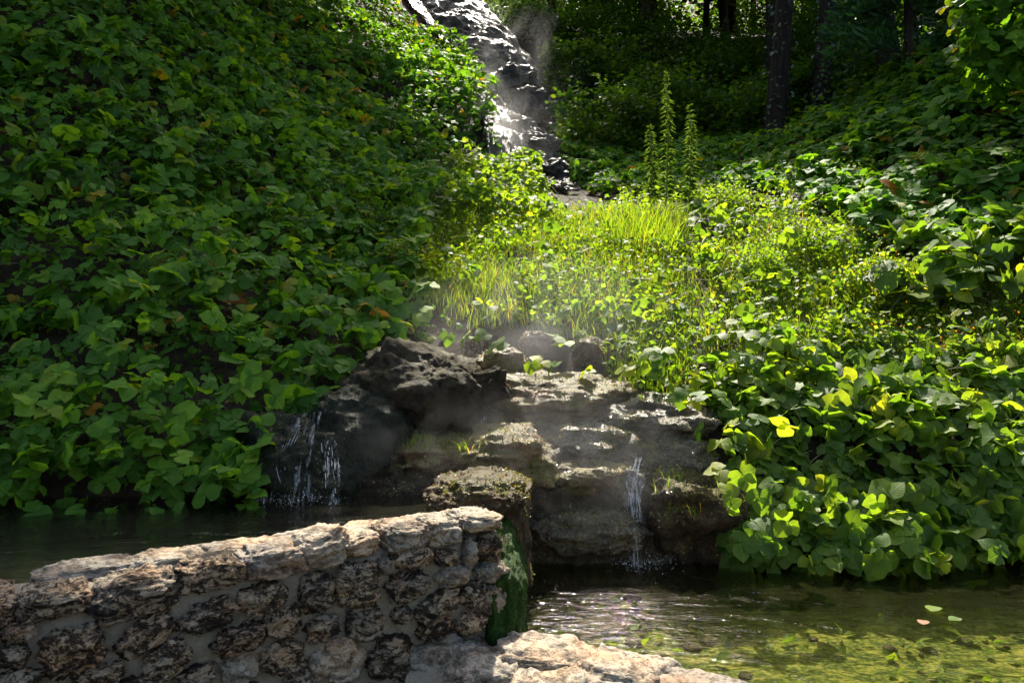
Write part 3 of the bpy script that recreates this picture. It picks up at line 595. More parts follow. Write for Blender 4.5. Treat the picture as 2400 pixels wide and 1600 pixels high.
# ------------------------------------------------------------------ planting zones (on the ground)
Z_FALL = [(900,-120),(1010,-40),(1130,45),(1220,150),(1235,250),(1290,330),(1330,420),(1420,480),(1330,490),(1190,420),(1140,330),(1115,240),(1110,165),(1025,90),(935,15),(905,-40)]
Z_MEADOW = [(1040,470),(1300,500),(1480,500),(1750,480),(1960,560),(1980,760),(1790,930),(1700,985),(1600,960),(1470,960),(1390,830),(1230,775),(1060,770),(960,700)]
Z_ROCK = [(850,850),(1090,790),(1240,745),(1450,790),(1640,930),(1740,1080),(1740,1400),(600,1400),(640,1130)]
Z_HERB = [(1880,540),(2500,520),(2500,880),(2000,900),(1740,930),(1640,900),(1760,860)]
def sample(n, x0, x1, y0, y1, r):
    x = r.uniform(x0, x1, n); y = r.uniform(y0, y1, n); z = ground(x, y); nr = gnormal(x, y)
    k = r.random(n) < (1/np.maximum(nr[:, 2], .35))/2.9; return np.c_[x, y, z][k], nr[k]
def kudzu(name, label, pts, nrm, matkey, r, size=(.10, .17), height=.35, upw=.55, jit=.38, nobj=300, under=0, cat='vine', fine_to=12., group=None):
    root = empty(name, tuple(pts[np.argmin(pts[:, 2])])); tag(root, label, cat, group)
    clump = fbm(pts*[.8, .8, .8], 3)
    lift = height*(.25+.75*r.random(len(pts))**.7)*(1+1.3*clump)
    pos = pts + nrm*np.maximum(lift, .02)[:, None]
    N = nrm*.5+np.array([0, -.12, upw])+r.normal(0, jit, pts.shape); N[:, 2] = np.maximum(N[:, 2], .05)
    fr = frames(N, r, spin=np.c_[r.normal(0, 1, len(pts)), r.normal(0, .6, len(pts)), r.normal(0, .6, len(pts))])
    size = r.uniform(*size, len(pts))*np.where(r.random(len(pts)) < .3, r.uniform(.45, .8, len(pts)), 1.)*(1+.5*noise(pts*.6+21))
    px, py = proj(pos); vis = (px > 0) & (px < 2400) & (py > 0) & (py < 1600)
    score = size/pos[:, 1]*(.4+np.clip(lift/height, 0, 1.4))*vis*r.uniform(.8, 1.2, len(pos))
    top = np.argsort(-score)[:nobj]; ob = np.zeros(len(pos), bool); ob[top] = True
    leaf_objects(root, pos[ob], fr[ob], size[ob], matkey, r)
    near = ~ob & (pos[:, 1] < fine_to); far = ~ob & ~near; parts = []
    tv = []
    if near.any(): tv.append(link('foliage', scatter_mesh('foliage', TRI, pos[near], fr[near], size[near], M[matkey], r), root, (0, 0, 0)))
    if far.any(): tv.append(link('foliage', scatter_mesh('foliage', TRI_LO, pos[far], fr[far], size[far]*1.05, M[matkey], r), root, (0, 0, 0)))
    for t in tv: t['kind'] = 'stuff'
    # vine stems
    ns_ = 160; VV, FF, base = [], [], 0
    idx = r.choice(len(pos), ns_)
    for i in idx:
        a = pos[i]; d = r.normal(0, 1, 3)*[1, .6, .5]; d /= np.linalg.norm(d); ln = r.uniform(.3, .9); t = np.linspace(0, 1, 9)
        C = a+np.outer(t*ln, d); gz = ground(C[:, 0], C[:, 1]); C[:, 2] = np.maximum(gz+.03, a[2]*(1-t)+t*(gz+.1))+.12*np.sin(t*math.pi)*r.uniform(.2, 1.3)
        if C[:, 2].max()-C[:, 2].min() > .4: continue
        th = np.arange(3)*2*math.pi/3; ra = .005
        ring = np.stack([C[:, None, 0]+ra*np.cos(th), np.repeat(C[:, None, 1], 3, 1), C[:, None, 2]+ra*np.sin(th)], -1).reshape(-1, 3)
        ii = np.arange(8)[:, None]*3; j = np.arange(3); FF.append((np.stack([ii+j, ii+(j+1) % 3, ii+3+(j+1) % 3, ii+3+j], -1).reshape(-1, 4))+base); VV.append(ring); base += len(ring)
    so = link('stems', mesh('stems', np.concatenate(VV), np.concatenate(FF), M['stem']), root, (0, 0, 0)); so['kind'] = 'stuff'
    return root
# left hill
r = np.random.default_rng(11)
pts, nr = sample(46000, -11, .6, 6.0, 25, r); px, py = proj(pts)
k = ~inpoly(px, py, Z_FALL) & ~inpoly(px, py, Z_MEADOW) & ~inpoly(px, py, Z_ROCK) & (px > -500) & (px < 1290) & (pts[:, 1] > shore(pts[:, 0])+.06) & ((px < 1000) | (py < 540)) & (py > -250)
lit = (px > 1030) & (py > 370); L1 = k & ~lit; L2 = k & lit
dn = L1 & (noise(pts*.55+3) > -.42)
xl = r.uniform(-6.5, -1.75, 520); hl = r.random(520)**1.6; lh = np.c_[xl, shore(xl)+.02+.55*hl+r.normal(0, .07, 520), .62+hl*(.55+.5*noise(np.c_[xl*1.3, xl*0, xl*0]))]
lh = lh[noise(np.c_[xl*2.1+7, hl*2, xl*0]) > -.2]
pts = np.r_[pts[dn], lh]; nr = np.r_[nr[dn], np.tile([0, -.6, .6], (len(lh), 1))]; dn = np.ones(len(pts), bool)
kudzu('kudzu_vine', 'deep green vine blanket covering the steep left hillside above the upper pool', pts[dn], nr[dn], 'kudzu', r, (.10, .178), .5, jit=.48)
p2, n2 = sample(9000, -2.2, .8, 11.5, 18, r); px, py = proj(p2)
k = (px > 1040) & (px < 1290) & (py > 385) & (py < 540) & ~inpoly(px, py, [(1210,380),(1330,430),(1330,500),(1240,440)])
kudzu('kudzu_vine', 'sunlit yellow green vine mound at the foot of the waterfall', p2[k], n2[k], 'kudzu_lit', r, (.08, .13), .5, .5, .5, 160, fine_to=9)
# small undergrowth on the left
pts, nr = sample(30000, -9, .2, 6.0, 17, r); px, py = proj(pts)
k = ~inpoly(px, py, Z_FALL) & ~inpoly(px, py, Z_MEADOW) & ~inpoly(px, py, Z_ROCK) & (px > -300) & (px < 1150) & (pts[:, 1] > shore(pts[:, 0])+.03)
pts, nr = pts[k], nr[k]
o = link('undergrowth', scatter_mesh('undergrowth', TRI_LO, pts+nr*r.uniform(.02, .22, (len(pts), 1)), frames(nr*.5+[0, 0, .5]+r.normal(0, .6, nr.shape), r), r.uniform(.03, .085, len(pts)), M['small'], r)); tag(o, 'small dark leaves between the vines of the left hillside', kind='stuff')
# right bank
pts, nr = sample(17000, 1.4, 6.8, 5.9, 9.4, r); px, py = proj(pts)
k = (px > 1640) & (r.random(len(px)) < smooth01((py-760)/260)) & (pts[:, 1] > shore(pts[:, 0])-.02) 
k &= ~inpoly(px, py, Z_ROCK) | (px > 1700)
k &= r.random(len(px)) < .5
pb, nb = pts[k], nr[k]
# leaves hanging over the water's edge
xx = r.uniform(1.75, 5.5, 420); hz = r.random(420)**1.3; hang = np.c_[xx, shore(xx)+.02+.35*hz+r.normal(0, .09, 420), .06+hz*(.42+.5*noise(np.c_[xx*1.4, xx*0, xx*0]))]
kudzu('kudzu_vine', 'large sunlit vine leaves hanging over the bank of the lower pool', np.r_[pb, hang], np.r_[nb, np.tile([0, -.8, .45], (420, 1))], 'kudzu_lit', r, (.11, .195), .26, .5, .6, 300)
# right slope, shaded
pts, nr = sample(26000, 2.2, 11, 8, 20, r); px, py = proj(pts)
k = (px > 1880) & (px < 2900) & ((py < 610) | (px > 2420)) & (py > -200) & ((py < 520) | (px > 2000)); pts, nr = pts[k], nr[k]
kudzu('kudzu_vine', 'shaded vine leaves spread over the upper right slope', pts, nr, 'kudzu', r, (.13, .21), .4, .6, .35, 300)
pts, nr = sample(30000, .2, 9.5, 13.5, 26, r); px, py = proj(pts)
k = (px > 1280) & (px < 2000) & (py < 470) & (py > 150) & ~inpoly(px, py, Z_FALL) & (noise(pts*.7+8) > -.35); pts, nr = pts[k], nr[k]
kudzu('kudzu_vine', 'dark vine carpet on the shaded back slope behind the spiky plants', pts, nr, 'kudzu', r, (.10, .17), .35, .6, .4, 160, fine_to=5)
# vine scattered in the grass
pts, nr = sample(9000, -1.4, 5.5, 7.2, 15, r); px, py = proj(pts)
k = (inpoly(px, py, Z_MEADOW) | inpoly(px, py, Z_HERB)) & (noise(pts*1.1+5) > .02) & (r.random(len(px)) < np.where(px > 1450, .8, .4)); pts, nr = pts[k], nr[k]
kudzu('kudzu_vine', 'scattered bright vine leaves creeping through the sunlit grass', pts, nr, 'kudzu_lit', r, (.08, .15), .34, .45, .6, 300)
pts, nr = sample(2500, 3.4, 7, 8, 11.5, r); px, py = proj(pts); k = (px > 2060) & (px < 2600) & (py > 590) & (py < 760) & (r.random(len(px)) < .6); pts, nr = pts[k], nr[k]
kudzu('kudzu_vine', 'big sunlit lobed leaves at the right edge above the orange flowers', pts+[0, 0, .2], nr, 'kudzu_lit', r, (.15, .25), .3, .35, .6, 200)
# sprays of leaves on and around the ledges
xyz = np.concatenate([np.array([P(x, y, d) for x, y, d in ps]) for ps in [[(1090,795,7.8),(1130,790,7.8),(1160,815,7.7),(1050,785,7.9)], [(1270,845,7.6),(1295,860,7.5),(1245,850,7.5)], [(1300,790,8.0),(1330,800,8.0)], [(1475,800,7.8),(1500,860,7.5),(1460,870,7.5),(1550,820,7.7),(1600,800,7.9),(1520,835,7.6)], [(1370,870,7.5)], [(1620,940,7.0),(1650,925,7.0),(1600,930,7.1),(1640,1010,6.8),(1690,930,7.0),(1720,985,6.7),(1780,985,6.7),(1850,1000,6.7)], [(1700,960,7.35),(1740,975,7.25),(1770,950,7.3),(1810,985,7.2),(1850,960,7.3),(1880,1000,7.15),(1720,1010,7.1),(1690,1030,7.0),(1800,1030,7.05)], [(1440,710,8.4),(1460,735,8.2),(1500,720,8.4),(1450,760,8.2)], [(1700,1150,6.2),(1740,1110,6.3),(1710,1190,6.1),(1735,1270,5.95),(1760,1220,6.0),(1690,1100,6.4),(1820,1130,6.2),(1850,1220,6.1),(1780,1160,6.15)]]])
n = len(xyz)
root = empty('vine_spray', tuple(P(1500, 900, 7.4))); tag(root, 'pale green leaf sprays leaning over the wet ledges', 'vine')
leaf_objects(root, xyz, frames(np.array([0, -.35, .7])+r.normal(0, .4, (n, 3)), r), r.uniform(.10, .16, n), 'kudzu_lit', r)

# ------------------------------------------------------------------ grass and herbs
def grass(name, label, pts, r, h=(.12, .3), wdt=.006, mat='grass', lean=.5):
    n = len(pts); H = r.uniform(*h, n); a = r.uniform(0, 2*math.pi, n); d = np.c_[np.cos(a), np.sin(a), 0*a]; s = np.c_[-np.sin(a), np.cos(a), 0*a]
    ln = r.uniform(.1, lean, n)*H; V = []
    for t, wf_ in ((0, 1), (.5, .8), (1, 0)):
        c = pts+np.c_[0*a, 0*a, H*(t-.18*t*t)]+d*(ln*t*t)[:, None]
        if wf_: V += [c-s*wdt*wf_, c+s*wdt*wf_]
        else: V += [c]
    V = np.stack(V, 1).reshape(-1, 3); b0 = (np.arange(n)*5)[:, None]
    o = link(name, mesh(name, V, [np.concatenate([b0+[0, 1, 3, 2]]), b0+[2, 3, 4]], M[mat], True, None, np.repeat(r.random(n), 5))); tag(o, label, kind='stuff'); return o
pts, nr = sample(210000, -2.2, 6, 7.2, 15, r); px, py = proj(pts)
k = inpoly(px, py, Z_MEADOW) & (r.random(len(px)) < np.where(px > 1600, .5, .95)) & (fbm(pts*.9+60, 2) > -.3-.15*(px < 1550)); grass('meadow_grass', 'fine sunlit yellow green grass on the central mound', pts[k], r, (.08, .30), .0038, lean=1.1)
k2 = inpoly(px, py, Z_HERB) & ~k; grass('bank_grass', 'tangled grass and weeds on the right bank', pts[k2], r, (.06, .26), .004, lean=1.4)
tf, _ = sample(9000, 1.1, 2.6, 9.3, 13.2, r); d = np.hypot(tf[:, 0]-1.75, (tf[:, 1]-11.4)*.6) < .55
grass('tall_grass', 'tuft of taller bright green grass left of the spiky plants', tf[d], r, (.35, .65), .007, lean=.8)
pts, nr = sample(90000, -2.2, 7, 6.6, 16, r); px, py = proj(pts)
k = (inpoly(px, py, Z_MEADOW) | inpoly(px, py, Z_HERB) | ((px > 1450) & (py > 400) & (py < 520) & (px < 2050))) & (noise(pts*1.1+40) > -.12); pts, nr = pts[k], nr[k]
o = link('herb_layer', scatter_mesh('herb_layer', SIMPLE, pts+nr*r.uniform(.03, .30, (len(pts), 1)), frames(nr*.3+[0, 0, .5]+r.normal(0, .55, nr.shape), r), r.uniform(.035, .085, len(pts)), M['herb'], r)); tag(o, 'small weed leaves mixed into the sunlit grass', kind='stuff')
pts, nr = sample(7000, 2.6, 6.5, 7, 11, r); px, py = proj(pts)
k = (px > 2000) & (py > 540) & (py < 920) & (noise(pts*1.4+70) > -.05); pts, nr = pts[k][:750], nr[k][:750]
o = link('orange_flowers', scatter_mesh('orange_flowers', STAR, pts+[0, 0, 1]*r.uniform(.2, .42, (len(pts), 1)), frames(np.array([0, -.5, .6])+r.normal(0, .4, nr.shape), r), r.uniform(.016, .03, len(pts)), M['flower'], r)); tag(o, 'tiny orange flowers dotted over the right bank', kind='stuff')
# moss fronds on the ledges
dg = bpy.context.evaluated_depsgraph_get()
def on_rocks(n, objs, r, up=.35):
    Ps, Ns = [], []
    for o in objs:
        me = o.data; co = np.empty(len(me.vertices)*3, np.float32); me.vertices.foreach_get('co', co); no = np.empty_like(co); me.vertices.foreach_get('normal', no)
        co = co.reshape(-1, 3)+np.array(o.location); no = no.reshape(-1, 3); k = np.where((no[:, 2] > up) & (co[:, 2] > .02))[0]
        k = r.choice(k, min(n, len(k))); Ps.append(co[k]); Ns.append(no[k])
    return np.concatenate(Ps), np.concatenate(Ns)
ledges = [o for o in ROCKS if o.name.startswith(('rock_ledge', 'rock_outcrop', 'root_rock', 'pillar', 'mossy'))]
ledges += [o for o in ROCKS if o.name.startswith('boulder')][2:7]; mounds = [o for o in ROCKS if o.name.startswith('mossy')]; others = [o for o in ledges if o not in mounds]
pp, nn = on_rocks(8000, others, r, -.1); f_ = noise(pp*3.2)+.5*noise(pp*11); k = (f_ > -.25); pp, nn, f_ = pp[k], nn[k], f_[k]; g_ = f_ > .02
fr = frames(nn*.5+r.normal(0, .6, nn.shape), r); sz = r.uniform(.006, .019, len(pp))
o = link('algae_mat', scatter_mesh('algae_mat', SIMPLE, pp[~g_], fr[~g_], sz[~g_], M['algae'], r)); tag(o, 'tan and brown algae mat on the wet ledges', kind='stuff')
o = link('ledge_moss', scatter_mesh('ledge_moss', SIMPLE, pp[g_], fr[g_], sz[g_]*1.2, M['moss_leaf'], r)); tag(o, 'yellow green moss patches on the wet ledges', kind='stuff')
pp, nn = on_rocks(11000, mounds, r, -.5); d = np.array([0, -.15, -1.])+r.normal(0, .2, nn.shape); d = d-nn*(d*nn).sum(1)[:, None]; d /= np.linalg.norm(d, axis=1)[:, None]; d = d+nn*r.uniform(.05, .5, (len(nn), 1)); d /= np.linalg.norm(d, axis=1)[:, None]; X = np.cross(d, nn+r.normal(0, .2, nn.shape)); X /= np.linalg.norm(X, axis=1)[:, None]
o = link('mound_moss', scatter_mesh('mound_moss', [(v*[.25, 1, 1], t_, u) for v, t_, u in SIMPLE[:1]], pp, np.stack([X, d, np.cross(X, d)], 2), r.uniform(.012, .04, len(pp)), M['wet_moss'], r)); tag(o, 'dark wet strands of moss trailing down the mound', kind='stuff')
pp, nn = on_rocks(10000, [bpy.data.objects['spillway']], r, -.9); o = link('spillway_moss', scatter_mesh('spillway_moss', SIMPLE, pp, frames(nn*.7+r.normal(0, .45, nn.shape), r), r.uniform(.005, .012, len(pp)), M['bright_moss'], r)); tag(o, 'short dark green moss on the spillway', kind='stuff')
pp, nn = on_rocks(700, [bpy.data.objects['root_rock'], ROCKS[3]], r, .5); pp = pp[noise(pp*3+9) > .08]; grass('ledge_grass', 'short grass tufts growing on the ledges', pp, r, (.05, .14), .003, lean=1.2)
pp, nn = on_rocks(3, ROCKS[:12], r, .4)
o = link('fallen_leaves', scatter_mesh('fallen_leaves', [leaflet(3), leaflet(4, 1)], pp+nn*.015, frames(nn+r.normal(0, .3, nn.shape), r), r.uniform(.035, .07, len(pp)), M['dead'], r)); tag(o, 'red brown fallen leaves lying on the ledges', kind='stuff')

VV, FF, base = [], [], 0; S2, F2 = ICO[2]
for k in range(110):
    x, y = r.uniform(.1, 5.2), r.uniform(3.2, 6.6); z = bedz(np.array([x]), np.array([y]))[0]; a = r.uniform(.015, .05)
    VV.append(S2*[a*r.uniform(.8, 1.5), a*r.uniform(.8, 1.4), a*.6]*(1+.25*noise(S2*1.5+k*3.1))[:, None]+[x, y, z+.01]); FF.append(F2+base); base += len(S2)
o = link('bed_stones', mesh('bed_stones', np.concatenate(VV), np.concatenate(FF), M['tufa_brown'])); tag(o, 'small stones and pebbles on the bed of the lower pool', kind='stuff')
n = 900; q = np.c_[r.uniform(.1, 5.4, n), r.uniform(3.2, 6.6, n)]; q = q[noise(np.c_[q*1.3, q[:, :1]*0]) > -.1]; z = bedz(q[:, 0], q[:, 1])+.02
o = link('water_weed', scatter_mesh('water_weed', SIMPLE, np.c_[q, z], frames(np.array([0, 0, 1.])+r.normal(0, .5, (len(q), 3)), r), r.uniform(.05, .13, len(q)), M['herb'], r)); tag(o, 'green water weed growing on the bed of the lower pool', kind='stuff')
for (px, py, sz, mt, lb) in [(2192,1424,.10,'kudzu_lit','single yellow green leaf floating on the right of the lower pool'),(2164,1457,.07,'dead','single brown leaf floating below the yellow green one'),(2245,1450,.08,'kudzu_lit','single dull green leaf floating farthest right')]:
    Y = 1.9*F/(py-HY); c = P(px, py, Y); V, T, U = leaflet(int(px)); V = rot2(V*[1, 1, .35], r.uniform(0, 6), 2)*sz
    tag(link('floating_leaf', mesh('floating_leaf', V, T, M[mt], True, U), None, (c[0], c[1], .012)), lb, 'leaf', 'leaves floating on the lower pool')
# ------------------------------------------------------------------ tall spiky plants
def spike_plant(label, px, yt, yb, Y, seed):
    r = np.random.default_rng(seed); top = P(px, yt, Y); bot = P(px+r.uniform(-6, 6), yb, Y); bot[2] = min(bot[2], ground(bot[:1], bot[1:2])[0])
    H = top[2]-bot[2]; root = empty('spiky_plant', tuple(bot)); tag(root, label, 'plant', 'tall spiky plants behind the grass mound')
    t = np.linspace(0, 1, 16); C = np.outer(1-t, bot)+np.outer(t, top); C[:, 0] += .05*np.sin(t*2.5)
    th = np.arange(5)*2*math.pi/5; ra = .016*(1-.75*t)
    V = np.stack([C[:, None, 0]+ra[:, None]*np.cos(th), C[:, None, 1]+ra[:, None]*np.sin(th), np.repeat(C[:, None, 2], 5, 1)], -1).reshape(-1, 3)
    ii = np.arange(15)[:, None]*5; j = np.arange(5); link('stem', mesh('stem', V, np.stack([ii+j, ii+(j+1) % 5, ii+5+(j+1) % 5, ii+5+j], -1).reshape(-1, 4), M['stalk']), root, (0, 0, 0))
    n = 260; tt = r.uniform(.10, 1, n)**.85; c = np.outer(1-tt, bot)+np.outer(tt, top); c[:, 0] += .05*np.sin(tt*2.5); a = np.arange(n)*2.4
    out = np.c_[np.cos(a), np.sin(a), .25+.9*(tt > .93)]; up = np.c_[-.3*np.cos(a), -.3*np.sin(a), np.ones(n)]
    X = np.cross(out, up); X /= np.linalg.norm(X, axis=1)[:, None]; Yv = out/np.linalg.norm(out, axis=1)[:, None]; fr = np.stack([X, Yv, np.cross(X, Yv)], 2)
    o = link('foliage', scatter_mesh('foliage', [(v*[.10, 1, 2.2], t_, u) for v, t_, u in SIMPLE[:1]], c, fr, (.15*(1-.5*tt**3))*r.uniform(.8, 1.1, n), M['spike'], r), root, (0, 0, 0)); o['kind'] = 'stuff'
for k, (px, yt, yb, lb) in enumerate([(1556,172,520,'tallest spiky leaved stalk in the middle of the cluster'), (1612,250,510,'spiky leaved stalk at the right of the cluster'), (1518,295,515,'shortest spiky leaved stalk at the left of the cluster')]):
    spike_plant(lb, px, yt, yb, 13.+.15*k, 80+k)

# ------------------------------------------------------------------ trees
def tube(C, ra, ns_=8, bump=0.):
    C = np.asarray(C, float); d = np.gradient(C, axis=0); d /= np.linalg.norm(d, axis=1)[:, None]
    ref = np.array([.3, .9, .1]); X = np.cross(d, ref); X /= np.linalg.norm(X, axis=1)[:, None]; Y = np.cross(d, X)
    th = np.arange(ns_)*2*math.pi/ns_; V = C[:, None]+np.asarray(ra)[:, None, None]*(np.cos(th)[None, :, None]*X[:, None]+np.sin(th)[None, :, None]*Y[:, None])
    V = V.reshape(-1, 3)
    if bump: V = V+bump*noise(V*[5, 5, 1.2])[:, None]*[1, 1, 0]
    ii = np.arange(len(C)-1)[:, None]*ns_; j = np.arange(ns_)
    return V, np.stack([ii+j, ii+(j+1) % ns_, ii+ns_+(j+1) % ns_, ii+ns_+j], -1).reshape(-1, 4)
def tree(label, base, H, rad, crown, nleaf, lsize, seed, mat='forest', lean=(0, 0), clumps=26, name='broadleaf_tree', group='trees on the hillside', cat='tree', flat_=.45, trunk=True, ivy=0):
    """crown = (dx,dy,zc,rx,ry,rz) relative to base"""
    r = np.random.default_rng(seed); bz = ground(base[0], base[1])[0]-.15; b = np.array([base[0], base[1], bz])
    root = empty(name, tuple(b)); tag(root, label, cat, group)
    cc = b+np.array(crown[:3]); cr = np.array(crown[3:])
    u = r.normal(size=(clumps, 3)); u /= np.linalg.norm(u, axis=1)[:, None]; cl = cc+u*cr*r.uniform(.35, 1., (clumps, 1))**.6
    if trunk:
        t = np.linspace(0, 1, 14); top = b+np.array([crown[0]*.6+lean[0], crown[1]*.6+lean[1], H]); C = np.outer(1-t, b)+np.outer(t, top)
        C[:, 0] += .12*np.sin(t*5+seed); ra = rad*(1.25-.25*np.minimum(t*8, 1)-.6*t)
        VV, FF = [], []; V, f = tube(C, ra, 12, rad*.25); VV.append(V); FF.append(f); n = len(V)
        for c in cl[:9]:
            k = r.integers(6, 13); s = C[k]; m_ = (s+c)/2+[0, 0, .3]; L = np.array([s, s*.6+m_*.4, m_, m_*.4+c*.6, c]); V, f = tube(L, ra[k]*np.array([.5, .4, .3, .2, .08]), 6); VV.append(V); FF.append(f+n); n += len(V)
        link('trunk', mesh('trunk', np.concatenate(VV), np.concatenate(FF), M['bark']), root, (0, 0, 0))
        if ivy:
            ti = r.uniform(0, .75, ivy)**1.3; ci = np.c_[[np.interp(ti, t, C[:, i]) for i in range(3)]].T; a = r.uniform(0, 2*math.pi, ivy); o_ = np.c_[np.cos(a), np.sin(a), .4+0*a]
            iv = link('ivy', scatter_mesh('ivy', SIMPLE, ci+o_*[1, 1, 0]*(rad*r.uniform(.9, 1.9, ivy))[:, None], frames(o_+r.normal(0, .4, o_.shape), r), r.uniform(.07, .14, ivy), M['ivy'], r), root, (0, 0, 0)); iv['kind'] = 'stuff'
    ci = r.integers(0, clumps, nleaf); sg = np.mean(cr)*.24
    pos = cl[ci]+r.normal(0, 1, (nleaf, 3))*sg*[1, 1, .75]
    N = np.array([0, 0, 1.])+r.normal(0, flat_, (nleaf, 3))
    c = link('crown', scatter_mesh('crown', SIMPLE, pos, frames(N, r), r.uniform(.7, 1.25, nleaf)*lsize, M[mat], r), root, (0, 0, 0)); c['kind'] = 'stuff'
    return root
def atpx(px, Y): return ((px-HX)/F*Y, Y)
# trunks seen against the dark hillside
tree('thick dark trunk with ivy at its base behind the right slope', atpx(1815, 19.5), 18, .22, (.3,1.5,17.5,2.6,2.4,2.4), 5000, .18, 201, lean=(.9, .5), ivy=500)
tree('leaning ivy wrapped trunk just right of the thick trunk', atpx(1900, 20.5), 18, .2, (1.6,1.5,17.5,2.6,2.4,2.4), 4500, .18, 202, lean=(1.0, .3), ivy=900)
tree('slender trunk right of the waterfall top', atpx(1236, 31), 6, .14, (1.2,1.5,3.0,1.6,1.8,1.2), 3500, .15, 203)
tree('slender dark trunk standing left of the leafy bushes', atpx(1296, 31.5), 6, .17, (.2,1,3.8,2.,2.,1.5), 3500, .15, 204)
tree('thin trunk crossing the sky gap', atpx(1661, 33), 11, .13, (.6,1,9.5,2.,2.,1.6), 2600, .15, 205)
tree('thin trunk left of the thick trunk', atpx(1700, 30), 11, .12, (.5,1,8.5,2.,2.,2.2), 2600, .15, 206)
tree('thin trunk among the bushes left of the sky gap', atpx(1420, 33), 11, .14, (-.2,1,7.5,2.2,2.,2.6), 3500, .15, 207)
tree('thin dark trunk at the right of the leaning trunk', atpx(2010, 23), 11, .15, (.3,1,8.5,2.2,2.,2.2), 3800, .16, 208)
tree('dark trunk deep in the right hand shade', atpx(2110, 25), 12, .2, (.3,1,8.5,2.6,2.,2.6), 4200, .16, 209)
tree('far trunk beside the right hand cedar', atpx(2230, 24), 12, .2, (.3,1,8,2.6,2.,2.6), 4200, .16, 210)
# understorey bushes
bush = [(1330,70,30,1.5,1.6),(1420,110,28,1.6,1.6),(1490,60,31,1.4,1.3),(1545,120,27,1.5,1.5),(1460,190,25,1.4,1.1),(1350,170,25,1.0,.8),(1620,175,28,1.5,1.0),(1720,130,29,1.3,1.2),(1650,220,24,1.5,1.0),(1760,160,26,1.2,1.2),(1560,250,22.5,1.5,.8),(1420,280,21,1.3,.7),(1720,280,21.5,1.4,.8),(1980,200,22,1.4,1.1),(2060,270,19,1.3,.7),(1900,120,28,1.4,1.4),(2030,80,26,1.6,1.5),(2200,120,20,1.5,1.4),(1180,25,34,1.6,1.2),(1250,90,30,1.1,1.1),(1195,55,29,.9,.8),(1850,230,21.5,1.0,.8),(1950,110,24,1.5,1.3),(2090,150,23,1.5,1.2),(2180,40,24,1.7,1.3),(1880,40,30,1.6,1.3),(1990,300,18,1.1,.6),(2250,220,15.5,1.2,.8)]
wh = ['behind the waterfall top', 'on the dark back slope', 'below the sky gap', 'behind the spiky plants', 'beside the thick trunk', 'in the right hand shade']
def wkey(b2): px, py = b2[:2]; return 0 if px < 1380 else 1 if py < 160 and px < 1560 else 2 if py < 180 and px < 1760 else 3 if px < 1640 else 4 if px < 1780 else 5 if px < 1960 else 6
for i, (px, py, Y, rx, rz) in enumerate(bush):
    c = P(px, py, Y); g0 = ground(c[:1], c[1:2])[0]
    w_ = 'behind the waterfall top' if px < 1380 else 'left of the sky gap' if py < 160 and px < 1560 else 'below the sky gap' if py < 180 and px < 1760 else 'behind the spiky plants' if px < 1640 else 'left of the thick trunk' if px < 1780 else 'behind the two big trunks' if px < 1960 else 'in the right hand shade'
    same = [b2 for b2 in bush if wkey(b2) == wkey((px, py))]; hh = ['first', 'second', 'third', 'fourth', 'fifth', 'sixth', 'seventh', 'eighth'][sorted(same).index((px, py, Y, rx, rz))]+' from left'
    tree(f'leafy bush {w_}, {hh} of those there', (c[0], c[1]), max(.6, c[2]-g0), .05, (0, 0, c[2]-g0+.1, rx, rx, rz), 3200, .13, 300+i, name='leafy_bush', cat='bush', group='bushes on the back slope', clumps=22)
for i, (px, py, Y, rx, rz, mt, lb) in enumerate([(1800,640,10.2,.45,.35,'herb','feathery green bush in the sunlit weeds'),(1900,600,10.8,.5,.4,'herb','taller feathery bush right of the sunlit weeds'),(1690,530,13,.5,.4,'kudzu_lit','pale leafy bush right of the spiky plants'),(860,560,11.2,.55,.45,'forest','loose olive bush among the left hillside vines'),(960,610,10.3,.4,.3,'grass','feathery weed bush where vines meet the grass'),(2050,640,9.6,.4,.3,'grass','dry weedy bush below the upper right slope'),(1990,760,8.7,.35,.25,'herb','low weedy bush above the bank leaves')]):
    c = P(px, py, Y); g0 = ground(c[:1], c[1:2])[0]
    tree(lb, (c[0], c[1]), .4, .015, (0, 0, max(.25, c[2]-g0), rx, rx, rz), 2600, .05, 640+i, mt, name='feathery_bush', cat='bush', group='bushes among the weeds', clumps=26, flat_=.7)
# cedar
def cedar(label, base, H, seed):
    r = np.random.default_rng(seed); bz = ground(base[0], base[1])[0]-.1; b = np.array([base[0], base[1], bz]); root = empty('cedar_tree', tuple(b)); tag(root, label, 'tree')
    t = np.linspace(0, 1, 10); C = b+np.outer(t, [0, 0, H]); V, f = tube(C, .12*(1-.85*t), 8, .02); link('trunk', mesh('trunk', V, f, M['bark']), root, (0, 0, 0))
    ps, ns = [], []
    for k in range(130):
        h = r.uniform(.18, 1); a = r.uniform(0, 2*math.pi); L = (1-h)*1.7+.35; n = 60; s = r.uniform(.15, 1, n)
        p = b+np.c_[np.cos(a)*L*s, np.sin(a)*L*s, h*H+.35*L*s-.45*L*s*s]+r.normal(0, .07, (n, 3)); ps.append(p); ns.append(np.tile([np.cos(a), np.sin(a), .4], (n, 1)))
    ps = np.concatenate(ps); d = np.concatenate(ns)+r.normal(0, .45, ps.shape); d /= np.linalg.norm(d, axis=1)[:, None]
    X = np.cross(d, r.normal(size=d.shape)); X /= np.linalg.norm(X, axis=1)[:, None]; fr = np.stack([X, d, np.cross(X, d)], 2)
    c = link('crown', scatter_mesh('crown', [(v*[.35, 1, 1], t_, u) for v, t_, u in SIMPLE[:1]], ps, fr, r.uniform(.14, .26, len(ps)), M['cedar'], r), root, (0, 0, 0)); c['kind'] = 'stuff'
